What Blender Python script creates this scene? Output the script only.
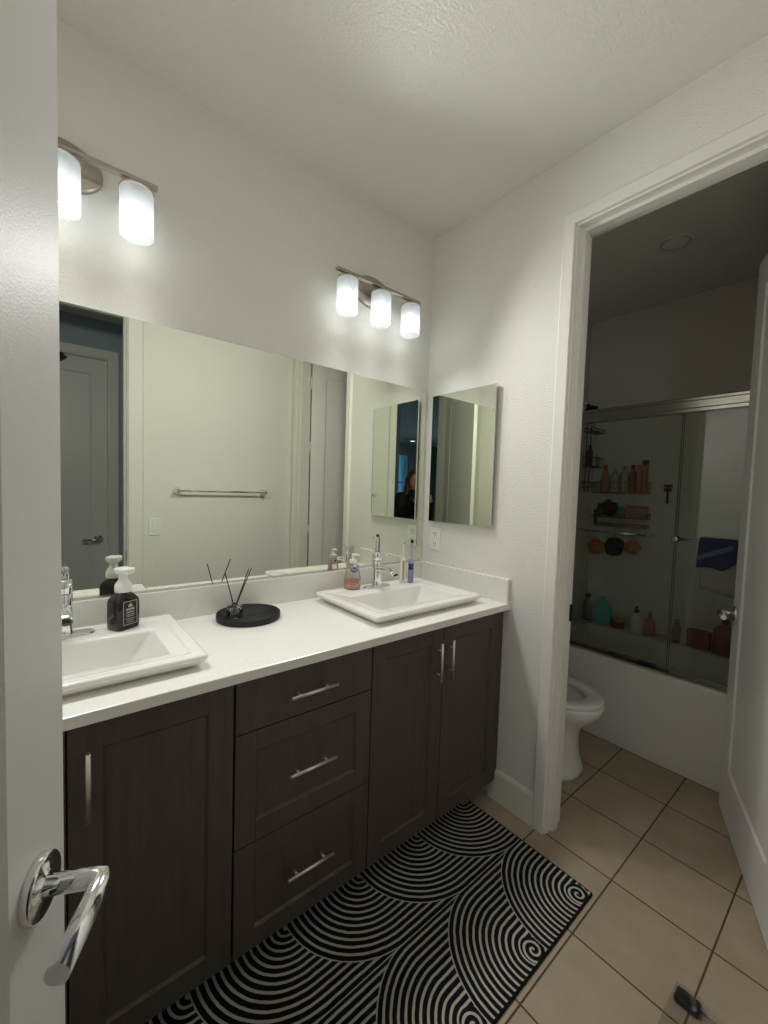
import bpy, bmesh, math, random
from mathutils import Vector, Matrix
PI = math.pi
S = bpy.context.scene
for o in list(bpy.data.objects):
    bpy.data.objects.remove(o)
COL = S.collection

# ------------------------------------------------------------------ camera, world, exposure
# room frame: X along the vanity towards the far corner, Y towards the vanity wall, corner at X=0,Y=0
cam_yaw, cam_pitch, cam_roll = -0.6893, -0.0517, 0.0319
cam_loc = Vector((-1.6017, -1.6012, 1.4087))
fwd = Vector((-math.sin(cam_yaw) * math.cos(cam_pitch), math.cos(cam_yaw) * math.cos(cam_pitch), math.sin(cam_pitch)))
rgt = Vector((math.cos(cam_yaw), math.sin(cam_yaw), 0))
upv = rgt.cross(fwd)
rr = rgt * math.cos(cam_roll) + upv * math.sin(cam_roll)
uu = -rgt * math.sin(cam_roll) + upv * math.cos(cam_roll)
cd = bpy.data.cameras.new('camera')
cd.sensor_fit = 'HORIZONTAL'; cd.sensor_width = 36.0; cd.lens = 36.0 * 412.2 / 768
cd.clip_start = 0.01; cd.clip_end = 200
cam = bpy.data.objects.new('camera', cd); COL.objects.link(cam)
cam.matrix_world = Matrix(((rr.x, uu.x, -fwd.x, cam_loc.x), (rr.y, uu.y, -fwd.y, cam_loc.y), (rr.z, uu.z, -fwd.z, cam_loc.z), (0, 0, 0, 1)))
S.camera = cam

W = bpy.data.worlds.new('world'); S.world = W; W.use_nodes = True
bgn = W.node_tree.nodes['Background']
bgn.inputs[0].default_value = (0.09, 0.32, 0.72, 1); bgn.inputs[1].default_value = 1.3

BULB_STRENGTH = 3.4
DOWN_POWER, OUT_POWER, HALO_POWER = 6.2, 26.5, 0.09
HALL_FILL_POWER = 40.0
CAN_STRENGTH = 9.0
S.view_settings.view_transform = 'Standard'; S.view_settings.look = 'None'
S.view_settings.gamma = 1.0; S.view_settings.use_curve_mapping = False
S.view_settings.exposure = 0.10
S.cycles.max_bounces = 14; S.cycles.diffuse_bounces = 6; S.cycles.glossy_bounces = 8
S.cycles.transmission_bounces = 10; S.cycles.transparent_max_bounces = 20
S.cycles.caustics_reflective = True; S.cycles.caustics_refractive = False
S.cycles.sample_clamp_indirect = 2.0
S.cycles.use_denoising = True; S.cycles.blur_glossy = 1.0

# added blue area lamp outside the added far-room window, to brighten the hall
al = bpy.data.lights.new('hall_fill', 'AREA'); al.shape = 'RECTANGLE'; al.size = 1.7; al.size_y = 1.9
al.energy = HALL_FILL_POWER; al.color = (0.55, 0.78, 1.0)
alo = bpy.data.objects.new('hall_fill', al); COL.objects.link(alo)
alo.location = (-7.75, -4.3, 1.35); alo.rotation_euler = (0, -PI / 2, 0)

# ------------------------------------------------------------------ materials
MATS = {}
def nmat(name):
    m = bpy.data.materials.new(name); m.use_nodes = True
    nt = m.node_tree; b = nt.nodes['Principled BSDF']
    MATS[name] = m
    return m, nt, b
def mat(name, col, rough=0.5, metal=0.0, spec=0.5, trans=0.0, ior=1.45, coat=0.0, bump=None, emit=None, var=0.0, varscale=8.0, alpha=1.0):
    m, nt, b = nmat(name)
    b.inputs['Base Color'].default_value = (*col, 1)
    b.inputs['Roughness'].default_value = rough
    b.inputs['Metallic'].default_value = metal
    b.inputs['Specular IOR Level'].default_value = spec
    b.inputs['Transmission Weight'].default_value = trans
    b.inputs['IOR'].default_value = ior
    b.inputs['Coat Weight'].default_value = coat
    b.inputs['Coat Roughness'].default_value = 0.06
    if alpha < 1: b.inputs['Alpha'].default_value = alpha
    if emit:
        b.inputs['Emission Color'].default_value = (*emit[0], 1); b.inputs['Emission Strength'].default_value = emit[1]
    tc = None
    if bump or var:
        tc = nt.nodes.new('ShaderNodeTexCoord')
    if bump:
        sc, st, dist = bump
        n = nt.nodes.new('ShaderNodeTexNoise'); n.inputs['Scale'].default_value = sc; n.inputs['Detail'].default_value = 3
        nt.links.new(tc.outputs['Object'], n.inputs['Vector'])
        bp = nt.nodes.new('ShaderNodeBump'); bp.inputs['Strength'].default_value = st; bp.inputs['Distance'].default_value = dist
        nt.links.new(n.outputs['Fac'], bp.inputs['Height']); nt.links.new(bp.outputs[0], b.inputs['Normal'])
    if var:
        n = nt.nodes.new('ShaderNodeTexNoise'); n.inputs['Scale'].default_value = varscale; n.inputs['Detail'].default_value = 5
        nt.links.new(tc.outputs['Object'], n.inputs['Vector'])
        r = nt.nodes.new('ShaderNodeMapRange'); r.inputs[1].default_value = 0.3; r.inputs[2].default_value = 0.7
        r.inputs[3].default_value = 1 - var; r.inputs[4].default_value = 1 + var
        nt.links.new(n.outputs['Fac'], r.inputs[0])
        mx = nt.nodes.new('ShaderNodeVectorMath'); mx.operation = 'SCALE'; mx.inputs[0].default_value = col
        nt.links.new(r.outputs[0], mx.inputs['Scale']); nt.links.new(mx.outputs[0], b.inputs['Base Color'])
    return m

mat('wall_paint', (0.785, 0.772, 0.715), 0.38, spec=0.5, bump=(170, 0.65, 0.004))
mat('bounce_warmed_paint', (0.75, 0.70, 0.615), 0.5, bump=(190, 0.5, 0.003))  # the wall paint again, with warm tile bounce light put into its colour
mat('ceiling_paint', (0.76, 0.75, 0.695), 0.36, spec=0.5, bump=(120, 0.55, 0.005))
mat('hall_paint', (0.34, 0.39, 0.43), 0.6, bump=(115, 0.3, 0.003))
mat('trim_paint', (0.79, 0.78, 0.71), 0.32)
mat('door_paint', (0.78, 0.77, 0.73), 0.38, spec=0.45, bump=(330, 0.22, 0.0012))
mat('chrome', (0.86, 0.87, 0.88), 0.07, 1.0)
mat('brushed_nickel', (0.46, 0.42, 0.37), 0.30, 1.0, bump=(300, 0.05, 0.001))
mat('bar_nickel', (0.74, 0.70, 0.62), 0.40, 1.0)
mat('rail_aluminium', (0.55, 0.53, 0.48), 0.25, 1.0)
mat('dark_metal', (0.035, 0.033, 0.03), 0.3, 0.8)
mat('porcelain', (0.85, 0.845, 0.80), 0.09, coat=0.5)
mat('acrylic_white', (0.78, 0.77, 0.72), 0.22)
mat('white_plastic', (0.84, 0.84, 0.81), 0.3)
mat('grey_plastic', (0.55, 0.55, 0.52), 0.35)
mat('black_plastic', (0.012, 0.012, 0.013), 0.35)
mat('black_tray', (0.012, 0.012, 0.014), 0.6)
mat('black_gloss', (0.010, 0.009, 0.008), 0.08, spec=0.6)
mat('slot_black', (0.02, 0.02, 0.02), 0.6)
mat('reed', (0.02, 0.016, 0.014), 0.7)
mat('clear_glass', (0.97, 0.98, 0.97), 0.02, trans=1.0, ior=1.3)
mat('clear_liquid', (0.80, 0.80, 0.78), 0.08, trans=0.75, ior=1.2)
mat('pink_liquid', (0.92, 0.62, 0.55), 0.25, var=0.14, varscale=90)

mat('logo_blue', (0.03, 0.10, 0.30), 0.4)
mat('flower_red', (0.62, 0.10, 0.10), 0.5)
mat('label_line', (0.50, 0.47, 0.42), 0.5)
mat('label_black', (0.015, 0.014, 0.014), 0.5)
mat('gold_metal', (0.50, 0.36, 0.13), 0.3, 0.8)
mat('lavender', (0.38, 0.32, 0.52), 0.35)
mat('navy_grip', (0.02, 0.03, 0.10), 0.45)
mat('violet_print', (0.30, 0.24, 0.42), 0.4, var=0.55, varscale=150)
mat('teal_bristle', (0.25, 0.55, 0.58), 0.6)
mat('teal_bottle', (0.02, 0.50, 0.45), 0.18, spec=0.5)
mat('teal_jar', (0.10, 0.42, 0.45), 0.2)
mat('blue_towel', (0.034, 0.040, 0.075), 0.95, bump=(350, 0.9, 0.004))
mat('blue_stripe', (0.11, 0.12, 0.17), 0.95, bump=(350, 0.9, 0.004))
mat('grey_towel', (0.24, 0.235, 0.21), 0.95, bump=(350, 0.9, 0.004))
mat('orange_mesh', (0.72, 0.20, 0.07), 0.85, bump=(200, 1.0, 0.006))
mat('tan_mesh', (0.62, 0.27, 0.10), 0.85, bump=(200, 1.0, 0.006))
mat('black_mesh', (0.012, 0.012, 0.013), 0.8, bump=(200, 1.0, 0.006))
mat('copper_wire', (0.45, 0.22, 0.14), 0.4, 0.7)
mat('rose_bottle', (0.50, 0.27, 0.22), 0.25)
mat('rust_bottle', (0.42, 0.15, 0.08), 0.25)
mat('pale_bottle', (0.62, 0.55, 0.52), 0.2, trans=0.2)
mat('orange_bottle', (0.50, 0.27, 0.16), 0.25)
mat('brick_box', (0.32, 0.11, 0.07), 0.5)
mat('maroon', (0.16, 0.03, 0.035), 0.35)
mat('dark_cap', (0.09, 0.045, 0.03), 0.4)
mat('tin_red', (0.30, 0.05, 0.05), 0.4)
mat('skin', (0.62, 0.40, 0.30), 0.5)
mat('jacket_cloth', (0.012, 0.012, 0.014), 0.7, bump=(60, 0.5, 0.004))
mat('trouser_cloth', (0.02, 0.022, 0.03), 0.85)
mat('hair_brown', (0.10, 0.035, 0.018), 0.5)
mat('phone_black', (0.01, 0.01, 0.012), 0.15)
mat('lens_glass', (0.01, 0.01, 0.015), 0.05)
mat('bulb_glow', (1, 1, 1), 0.4, emit=((0.98, 0.995, 1.0), BULB_STRENGTH))
mat('can_glow', (1, 1, 1), 0.4, emit=((0.95, 0.98, 1.0), CAN_STRENGTH))
mat('can_off', (0.74, 0.73, 0.68), 0.5)
mat('foliage_green', (0.03, 0.07, 0.05), 0.8)

def mirror_mat():
    m, nt, b = nmat('mirror_silver')
    b.inputs['Base Color'].default_value = (0.75, 0.78, 0.69, 1); b.inputs['Metallic'].default_value = 1; b.inputs['Roughness'].default_value = 0.0
mirror_mat()

def thin_glass(name, tint, refl=1.0, rough=0.0):
    m, nt, b = nmat(name); nt.nodes.remove(b)
    out = nt.nodes['Material Output']
    tr = nt.nodes.new('ShaderNodeBsdfTransparent'); tr.inputs[0].default_value = (*tint, 1)
    gl = nt.nodes.new('ShaderNodeBsdfGlossy'); gl.inputs[0].default_value = (1, 1, 1, 1); gl.inputs['Roughness'].default_value = rough
    fr = nt.nodes.new('ShaderNodeFresnel'); fr.inputs[0].default_value = 1.5
    mu = nt.nodes.new('ShaderNodeMath'); mu.operation = 'MULTIPLY'; mu.inputs[1].default_value = refl
    nt.links.new(fr.outputs[0], mu.inputs[0])
    mx = nt.nodes.new('ShaderNodeMixShader')
    nt.links.new(mu.outputs[0], mx.inputs[0]); nt.links.new(tr.outputs[0], mx.inputs[1]); nt.links.new(gl.outputs[0], mx.inputs[2])
    nt.links.new(mx.outputs[0], out.inputs[0])
thin_glass('shower_glass', (0.93, 0.95, 0.92), 1.0)
thin_glass('edge_glass', (0.45, 0.47, 0.42), 0.3)
thin_glass('pane_glass', (0.97, 0.98, 0.98), 0.9)
thin_glass('scale_glass', (0.975, 0.98, 0.97), 0.3)
thin_glass('tumbler_glass', (0.90, 0.92, 0.90), 1.2)
thin_glass('bottle_film', (0.93, 0.88, 0.87), 1.3, 0.08)

def shade_mat():
    m, nt, b = nmat('frosted_shade'); nt.nodes.remove(b)
    out = nt.nodes['Material Output']
    tr = nt.nodes.new('ShaderNodeBsdfTransparent'); tr.inputs[0].default_value = (0.98, 0.99, 1.0, 1)
    tl = nt.nodes.new('ShaderNodeBsdfTranslucent'); tl.inputs[0].default_value = (0.86, 0.90, 0.93, 1)
    df = nt.nodes.new('ShaderNodeBsdfDiffuse'); df.inputs[0].default_value = (0.86, 0.89, 0.90, 1)
    m1 = nt.nodes.new('ShaderNodeMixShader'); m1.inputs[0].default_value = 0.45
    nt.links.new(tl.outputs[0], m1.inputs[1]); nt.links.new(df.outputs[0], m1.inputs[2])
    m2 = nt.nodes.new('ShaderNodeMixShader'); m2.inputs[0].default_value = 0.30
    nt.links.new(m1.outputs[0], m2.inputs[1]); nt.links.new(tr.outputs[0], m2.inputs[2])
    nt.links.new(m2.outputs[0], out.inputs[0])
shade_mat()

def wood_mat():
    m, nt, b = nmat('espresso_wood')
    tc = nt.nodes.new('ShaderNodeTexCoord'); mp = nt.nodes.new('ShaderNodeMapping'); mp.inputs['Scale'].default_value = (55, 55, 3)
    nt.links.new(tc.outputs['Object'], mp.inputs[0])
    n = nt.nodes.new('ShaderNodeTexNoise'); n.inputs['Scale'].default_value = 1.0; n.inputs['Detail'].default_value = 6; n.inputs['Roughness'].default_value = 0.65
    nt.links.new(mp.outputs[0], n.inputs['Vector'])
    r = nt.nodes.new('ShaderNodeValToRGB')
    r.color_ramp.elements[0].position = 0.3; r.color_ramp.elements[0].color = (0.062, 0.050, 0.041, 1)
    r.color_ramp.elements[1].position = 0.75; r.color_ramp.elements[1].color = (0.094, 0.077, 0.064, 1)
    nt.links.new(n.outputs['Fac'], r.inputs[0]); nt.links.new(r.outputs[0], b.inputs['Base Color'])
    b.inputs['Roughness'].default_value = 0.42; b.inputs['Specular IOR Level'].default_value = 0.4
wood_mat()

def quartz_mat():
    m, nt, b = nmat('quartz_white')
    tc = nt.nodes.new('ShaderNodeTexCoord')
    n = nt.nodes.new('ShaderNodeTexNoise'); n.inputs['Scale'].default_value = 3.2; n.inputs['Detail'].default_value = 8; n.inputs['Distortion'].default_value = 1.6
    nt.links.new(tc.outputs['Object'], n.inputs['Vector'])
    r = nt.nodes.new('ShaderNodeValToRGB')
    e = r.color_ramp.elements
    e[0].position = 0.485; e[0].color = (0.82, 0.815, 0.76, 1)
    e[1].position = 0.515; e[1].color = (0.82, 0.815, 0.76, 1)
    k = e.new(0.50); k.color = (0.79, 0.785, 0.73, 1)
    nt.links.new(n.outputs['Fac'], r.inputs[0]); nt.links.new(r.outputs[0], b.inputs['Base Color'])
    b.inputs['Roughness'].default_value = 0.22
quartz_mat()

def tile_mat():
    m, nt, b = nmat('floor_tile')
    g = nt.nodes.new('ShaderNodeNewGeometry'); sp = nt.nodes.new('ShaderNodeSeparateXYZ'); nt.links.new(g.outputs['Position'], sp.inputs[0])
    def M(op, a, c=None, clamp=False):
        k = nt.nodes.new('ShaderNodeMath'); k.operation = op; k.use_clamp = clamp
        for i, v in enumerate((a, c)):
            if v is None: continue
            if isinstance(v, (int, float)): k.inputs[i].default_value = v
            else: nt.links.new(v, k.inputs[i])
        return k.outputs[0]
    P = 0.2995
    us, ids = [], []
    for ax, off in (('X', 0.003), ('Y', -1.0425)):
        t = M('DIVIDE', M('SUBTRACT', sp.outputs[ax], off), P)
        fr = M('FRACT', t); ids.append(M('FLOOR', t))
        us.append(M('MULTIPLY', M('MINIMUM', fr, M('SUBTRACT', 1.0, fr)), P))
    d = M('MINIMUM', us[0], us[1])
    grout = M('SUBTRACT', 1.0, M('DIVIDE', M('SUBTRACT', d, 0.0022), 0.0009, True), True)
    cid = nt.nodes.new('ShaderNodeCombineXYZ'); nt.links.new(ids[0], cid.inputs[0]); nt.links.new(ids[1], cid.inputs[1])
    wn = nt.nodes.new('ShaderNodeTexWhiteNoise'); nt.links.new(cid.outputs[0], wn.inputs['Vector'])
    n = nt.nodes.new('ShaderNodeTexNoise'); n.inputs['Scale'].default_value = 9; n.inputs['Detail'].default_value = 6
    nt.links.new(g.outputs['Position'], n.inputs['Vector'])
    v = M('ADD', M('MULTIPLY', wn.outputs['Value'], 0.3), M('MULTIPLY', n.outputs['Fac'], 0.7))
    r = nt.nodes.new('ShaderNodeValToRGB')
    r.color_ramp.elements[0].position = 0.25; r.color_ramp.elements[0].color = (0.36, 0.285, 0.20, 1)
    r.color_ramp.elements[1].position = 0.75; r.color_ramp.elements[1].color = (0.46, 0.375, 0.275, 1)
    nt.links.new(v, r.inputs[0])
    mx = nt.nodes.new('ShaderNodeMix'); mx.data_type = 'RGBA'
    nt.links.new(grout, mx.inputs[0]); nt.links.new(r.outputs[0], mx.inputs[6]); mx.inputs[7].default_value = (0.085, 0.058, 0.033, 1)
    nt.links.new(mx.outputs[2], b.inputs['Base Color'])
    rg = M('ADD', 0.42, M('MULTIPLY', grout, 0.45)); nt.links.new(rg, b.inputs['Roughness'])
    bp = nt.nodes.new('ShaderNodeBump'); bp.inputs['Strength'].default_value = 0.6; bp.inputs['Distance'].default_value = 0.003
    h = M('ADD', M('MULTIPLY', grout, -1.0), M('MULTIPLY', n.outputs['Fac'], 0.25))
    nt.links.new(h, bp.inputs['Height']); nt.links.new(bp.outputs[0], b.inputs['Normal'])
tile_mat()

def rug_mat():
    m, nt, b = nmat('rug_pile')
    g = nt.nodes.new('ShaderNodeNewGeometry'); sp = nt.nodes.new('ShaderNodeSeparateXYZ'); nt.links.new(g.outputs['Position'], sp.inputs[0])
    X, Y = sp.outputs['X'], sp.outputs['Y']
    def M(op, *a, clamp=False):
        k = nt.nodes.new('ShaderNodeMath'); k.operation = op; k.use_clamp = clamp
        for i, v in enumerate(a):
            if isinstance(v, (int, float)): k.inputs[i].default_value = v
            else: nt.links.new(v, k.inputs[i])
        return k.outputs[0]
    PER = 0.0202
    val = M('MULTIPLY', X, 1.0)          # running phase (in periods), lowest priority first
    edge = M('MULTIPLY', X, 0.0)
    def put(cx, cy, R, sx, spiral, val):
        """one arch: half circles on the near side of its centre, straight stripes running on along X"""
        dx = M('MULTIPLY', M('SUBTRACT', X, cx), sx); dy = M('SUBTRACT', Y, cy)
        dl = M('MINIMUM', dx, 0.0)
        d = M('SQRT', M('ADD', M('MULTIPLY', dl, dl), M('MULTIPLY', dy, dy)))
        if spiral:
            df = M('SQRT', M('ADD', M('MULTIPLY', dx, dx), M('MULTIPLY', dy, dy)))
            core = M('LESS_THAN', df, 0.040)
            th = M('ARCTAN2', dy, dx)
            ds = M('SUBTRACT', df, M('MULTIPLY', th, PER / (2 * PI)))
            d = M('ADD', M('MULTIPLY', core, ds), M('MULTIPLY', M('SUBTRACT', 1.0, core), d))
        ph = M('DIVIDE', M('SUBTRACT', R, d), PER)
        ins = M('LESS_THAN', d, R)
        return M('ADD', M('MULTIPLY', ins, ph), M('MULTIPLY', M('SUBTRACT', 1.0, ins), val))
    for k in range(6, -1, -1):
        val = put(-0.160 - 0.289 * k, -0.995, 0.264, 1.03, True, val)
    for k in range(6, -1, -1):
        val = put(-0.152 - 0.289 * k, -0.470, 0.268, 0.93, False, val)
    nz = nt.nodes.new('ShaderNodeTexNoise'); nz.inputs['Scale'].default_value = 40; nt.links.new(g.outputs['Position'], nz.inputs['Vector'])
    val = M('ADD', val, M('MULTIPLY', M('SUBTRACT', nz.outputs['Fac'], 0.5), 0.16))
    c = M('COSINE', M('MULTIPLY', val, 2 * PI))
    white = M('DIVIDE', M('SUBTRACT', c, 0.30), 0.22, clamp=True)
    ex = M('MULTIPLY', M('LESS_THAN', X, -0.118), M('LESS_THAN', -1.021, Y))   # dark bound edge
    white = M('MULTIPLY', white, ex)
    mx = nt.nodes.new('ShaderNodeMix'); mx.data_type = 'RGBA'
    nt.links.new(white, mx.inputs[0]); mx.inputs[6].default_value = (0.010, 0.010, 0.011, 1); mx.inputs[7].default_value = (0.50, 0.475, 0.42, 1)
    nt.links.new(mx.outputs[2], b.inputs['Base Color'])
    b.inputs['Roughness'].default_value = 0.95; b.inputs['Specular IOR Level'].default_value = 0.15
    n2 = nt.nodes.new('ShaderNodeTexNoise'); n2.inputs['Scale'].default_value = 420; nt.links.new(g.outputs['Position'], n2.inputs['Vector'])
    bp = nt.nodes.new('ShaderNodeBump'); bp.inputs['Strength'].default_value = 0.7; bp.inputs['Distance'].default_value = 0.004
    nt.links.new(M('ADD', M('MULTIPLY', white, 0.7), n2.outputs['Fac']), bp.inputs['Height']); nt.links.new(bp.outputs[0], b.inputs['Normal'])
rug_mat()

# ------------------------------------------------------------------ mesh helpers
def box(bm, x0, y0, z0, x1, y1, z1, M=None, bev=0.0):
    x0, x1 = min(x0, x1), max(x0, x1); y0, y1 = min(y0, y1), max(y0, y1); z0, z1 = min(z0, z1), max(z0, z1)
    vs = [bm.verts.new((x, y, z)) for z in (z0, z1) for y in (y0, y1) for x in (x0, x1)]
    fs = [bm.faces.new([vs[i] for i in q]) for q in ((0, 2, 3, 1), (4, 5, 7, 6), (0, 1, 5, 4), (2, 6, 7, 3), (0, 4, 6, 2), (1, 3, 7, 5))]
    if bev:
        es = list({e for f in fs for e in f.edges})
        r = bmesh.ops.bevel(bm, geom=es, offset=bev, segments=2, affect='EDGES', profile=0.5)
        vs = list({v for f in r['faces'] for v in f.verts} | {v for v in vs if v.is_valid})
    if M is not None:
        for v in vs: v.co = M @ v.co
    return vs
def frame_from(d):
    d = d.normalized()
    a = Vector((0, 0, 1)) if abs(d.z) < 0.9 else Vector((1, 0, 0))
    u = d.cross(a).normalized(); v = d.cross(u).normalized()
    return u, v
def tube(bm, pts, r, n=12, cap=True, closed=False):
    """tube along points; r is a number or one per point"""
    pts = [Vector(p) for p in pts]; R = r if isinstance(r, (list, tuple)) else [r] * len(pts)
    rings = []; u = None
    L = len(pts)
    for i, p in enumerate(pts):
        if closed: t = pts[(i + 1) % L] - pts[i - 1]
        elif i == 0: t = pts[1] - p
        elif i == L - 1: t = p - pts[-2]
        else: t = (pts[i + 1] - p).normalized() + (p - pts[i - 1]).normalized()
        if t.length < 1e-9: t = Vector((0, 0, 1))
        t.normalize()
        if u is None: u, v = frame_from(t)
        else:
            u = (u - t * u.dot(t))
            if u.length < 1e-6: u, v = frame_from(t)
            u.normalize(); v = t.cross(u)
        rings.append([bm.verts.new(p + (u * math.cos(2 * PI * k / n) + v * math.sin(2 * PI * k / n)) * R[i]) for k in range(n)])
    m = L if closed else L - 1
    for i in range(m):
        a, b = rings[i], rings[(i + 1) % L]
        for k in range(n):
            f = bm.faces.new((a[k], a[(k + 1) % n], b[(k + 1) % n], b[k])); f.smooth = True
    if cap and not closed:
        bm.faces.new(rings[0][::-1]); bm.faces.new(rings[-1])
def rod(bm, a, b, r, n=12): tube(bm, [a, b], r, n)
def loft(bm, rings, cap0=True, cap1=True, smooth=True, closed=True):
    vr = [[bm.verts.new(p) for p in r] for r in rings]
    n = len(vr[0])
    for a, b in zip(vr, vr[1:]):
        for k in range(n if closed else n - 1):
            f = bm.faces.new((a[k], a[(k + 1) % n], b[(k + 1) % n], b[k])); f.smooth = smooth
    if cap0: bm.faces.new(vr[0][::-1])
    if cap1: bm.faces.new(vr[-1])
def circ(cx, cy, z, rx, ry=None, n=24, p=2.0, ph=0.0):
    """superellipse ring (p=2 ellipse, larger squarer)"""
    ry = rx if ry is None else ry; out = []
    for k in range(n):
        a = 2 * PI * k / n + ph; c, s = math.cos(a), math.sin(a)
        out.append((cx + rx * math.copysign(abs(c) ** (2 / p), c), cy + ry * math.copysign(abs(s) ** (2 / p), s), z))
    return out
def rrect(cx, cy, z, hx, hy, r, seg=4):
    out = []; r = min(r, hx, hy)
    for sx, sy, a0 in ((1, 1, 0), (-1, 1, PI / 2), (-1, -1, PI), (1, -1, 1.5 * PI)):
        for k in range(seg + 1):
            a = a0 + PI / 2 * k / seg
            out.append((cx + sx * (hx - r) + r * math.cos(a), cy + sy * (hy - r) + r * math.sin(a), z))
    return out
def lathe(bm, prof, n=24, c=(0, 0), cap0=True, cap1=True):
    loft(bm, [circ(c[0], c[1], z, max(r, 1e-4), n=n) for r, z in prof], cap0, cap1)
def ball(bm, c, r, sx=1, sy=1, sz=1, n=16, m=10, wob=0.0, seed=0):
    rnd = random.Random(seed); rings = []
    for i in range(1, m):
        a = PI * i / m
        rings.append([(c[0] + sx * r * math.sin(a) * math.cos(2 * PI * k / n) * (1 + wob * rnd.uniform(-1, 1)),
                       c[1] + sy * r * math.sin(a) * math.sin(2 * PI * k / n) * (1 + wob * rnd.uniform(-1, 1)),
                       c[2] - sz * r * math.cos(a) * (1 + wob * rnd.uniform(-1, 1))) for k in range(n)])
    vr = [[bm.verts.new(p) for p in r_] for r_ in rings]
    for a, b in zip(vr, vr[1:]):
        for k in range(n):
            f = bm.faces.new((a[k], a[(k + 1) % n], b[(k + 1) % n], b[k])); f.smooth = True
    lo = bm.verts.new((c[0], c[1], c[2] - sz * r)); hi = bm.verts.new((c[0], c[1], c[2] + sz * r))
    for k in range(n):
        f = bm.faces.new((lo, vr[0][(k + 1) % n], vr[0][k])); f.smooth = True
        f = bm.faces.new((hi, vr[-1][k], vr[-1][(k + 1) % n])); f.smooth = True
def prism(bm, poly, axis, a0, a1):
    """extrude a 2-D polygon along an axis ('x': poly is (y,z); 'y': (x,z); 'z': (x,y))"""
    def P(p, a): return (a, p[0], p[1]) if axis == 'x' else (p[0], a, p[1]) if axis == 'y' else (p[0], p[1], a)
    A = [bm.verts.new(P(p, a0)) for p in poly]; B = [bm.verts.new(P(p, a1)) for p in poly]
    n = len(poly)
    bm.faces.new(A[::-1]); bm.faces.new(B)
    for k in range(n): bm.faces.new((A[k], A[(k + 1) % n], B[(k + 1) % n], B[k]))
def xf(bm, M):
    bmesh.ops.transform(bm, matrix=M, verts=bm.verts)

def obj(name, bm, m, parent=None, bevel=0.0, loc=None, rotz=0.0, smooth=None):
    bmesh.ops.recalc_face_normals(bm, faces=bm.faces)
    me = bpy.data.meshes.new(name); bm.to_mesh(me); bm.free()
    o = bpy.data.objects.new(name, me); COL.objects.link(o)
    me.materials.append(MATS[m])
    if parent is not None: o.parent = parent
    if loc is not None: o.location = loc
    if rotz: o.rotation_euler = (0, 0, rotz)
    if smooth is not None:
        for p in me.polygons: p.use_smooth = smooth
    if bevel:
        md = o.modifiers.new('bevel', 'BEVEL'); md.width = bevel; md.segments = 2; md.limit_method = 'ANGLE'; md.angle_limit = math.radians(40)
    return o
def tag(o, label, cat, group=None, kind=None):
    o['label'] = label; o['category'] = cat
    if group: o['group'] = group
    if kind: o['kind'] = kind
    return o
def thing(name, label, cat, loc=(0, 0, 0), rotz=0.0, group=None):
    o = bpy.data.objects.new(name, None); COL.objects.link(o); o.empty_display_size = 0.05
    o.location = loc; o.rotation_euler = (0, 0, rotz)
    return tag(o, label, cat, group)
def struct(name, bm, m, parent=None, bevel=0.0, label=None, cat=None):
    o = obj(name, bm, m, parent, bevel)
    if parent is None:
        o['kind'] = 'structure'
        if label: o['label'] = label
        if cat: o['category'] = cat
    return o
def copy_tree(o, parent=None):
    c = o.copy(); COL.objects.link(c)
    if parent is not None: c.parent = parent
    for ch in [x for x in bpy.data.objects if x.parent == o]: copy_tree(ch, c)
    return c
B = bmesh.new
def text(name, s, size, m, parent, loc, rot, ext=0.0004):
    cu = bpy.data.curves.new(name, 'FONT'); cu.body = s; cu.size = size; cu.align_x = 'CENTER'; cu.align_y = 'CENTER'; cu.extrude = ext
    cu.materials.append(MATS[m])
    tmp = bpy.data.objects.new('tmp', cu); me = bpy.data.meshes.new_from_object(tmp); bpy.data.objects.remove(tmp)
    o = bpy.data.objects.new(name, me); COL.objects.link(o); o.parent = parent; o.location = loc; o.rotation_euler = rot
    return o

# ------------------------------------------------------------------ setting
H = 2.74; XL = -1.94; YO = -1.585; ZD = 2.455     # ceiling, left wall, opposite wall, door-opening head
YJ0, YJ1 = -0.785, -1.512                         # toilet-room doorway
ZE = 2.495
EX0, EX1 = -1.915, -1.185                         # entry doorway

bm = B(); box(bm, -8.0, -7.4, -0.08, 2.0, 0.3, 0.0)
struct('floor', bm, 'floor_tile', label='beige square ceramic floor tiles with dark grout lines', cat='floor')
bm = B(); box(bm, -8.0, -7.4, H, 2.0, 0.3, H + 0.08)
struct('ceiling', bm, 'ceiling_paint', label='cream textured ceiling over the bathroom', cat='ceiling')
bm = B(); box(bm, -2.06, 0, 0, 0.115, 0.12, H)
struct('wall_vanity', bm, 'wall_paint', label='cream textured wall behind the long mirror and the vanity', cat='wall')
bm = B()
box(bm, 0, YJ0 + 0.018, 0, 0.115, 0.0, H); box(bm, 0, -1.70, 0, 0.115, YJ1 - 0.018, H); box(bm, 0, YJ1 - 0.018, ZD + 0.018, 0.115, YJ0 + 0.018, H)
struct('wall_end', bm, 'wall_paint', label='cream end wall with the doorway to the toilet room', cat='wall')
bm = B()
box(bm, EX1 + 0.018, YO - 0.115, 0, 0.0, YO, H); box(bm, EX0 - 0.018, YO - 0.115, ZE + 0.018, EX1 + 0.018, YO, H); box(bm, -2.06, YO - 0.115, 0, EX0 - 0.018, YO, H)
struct('wall_opposite', bm, 'wall_paint', label='cream wall facing the vanity, seen in the mirror, with the towel bar', cat='wall')
bm = B(); box(bm, -2.06, YO, 0, XL, 0.0, H)
struct('wall_left', bm, 'wall_paint', label='cream wall at the near end of the vanity', cat='wall')
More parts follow.
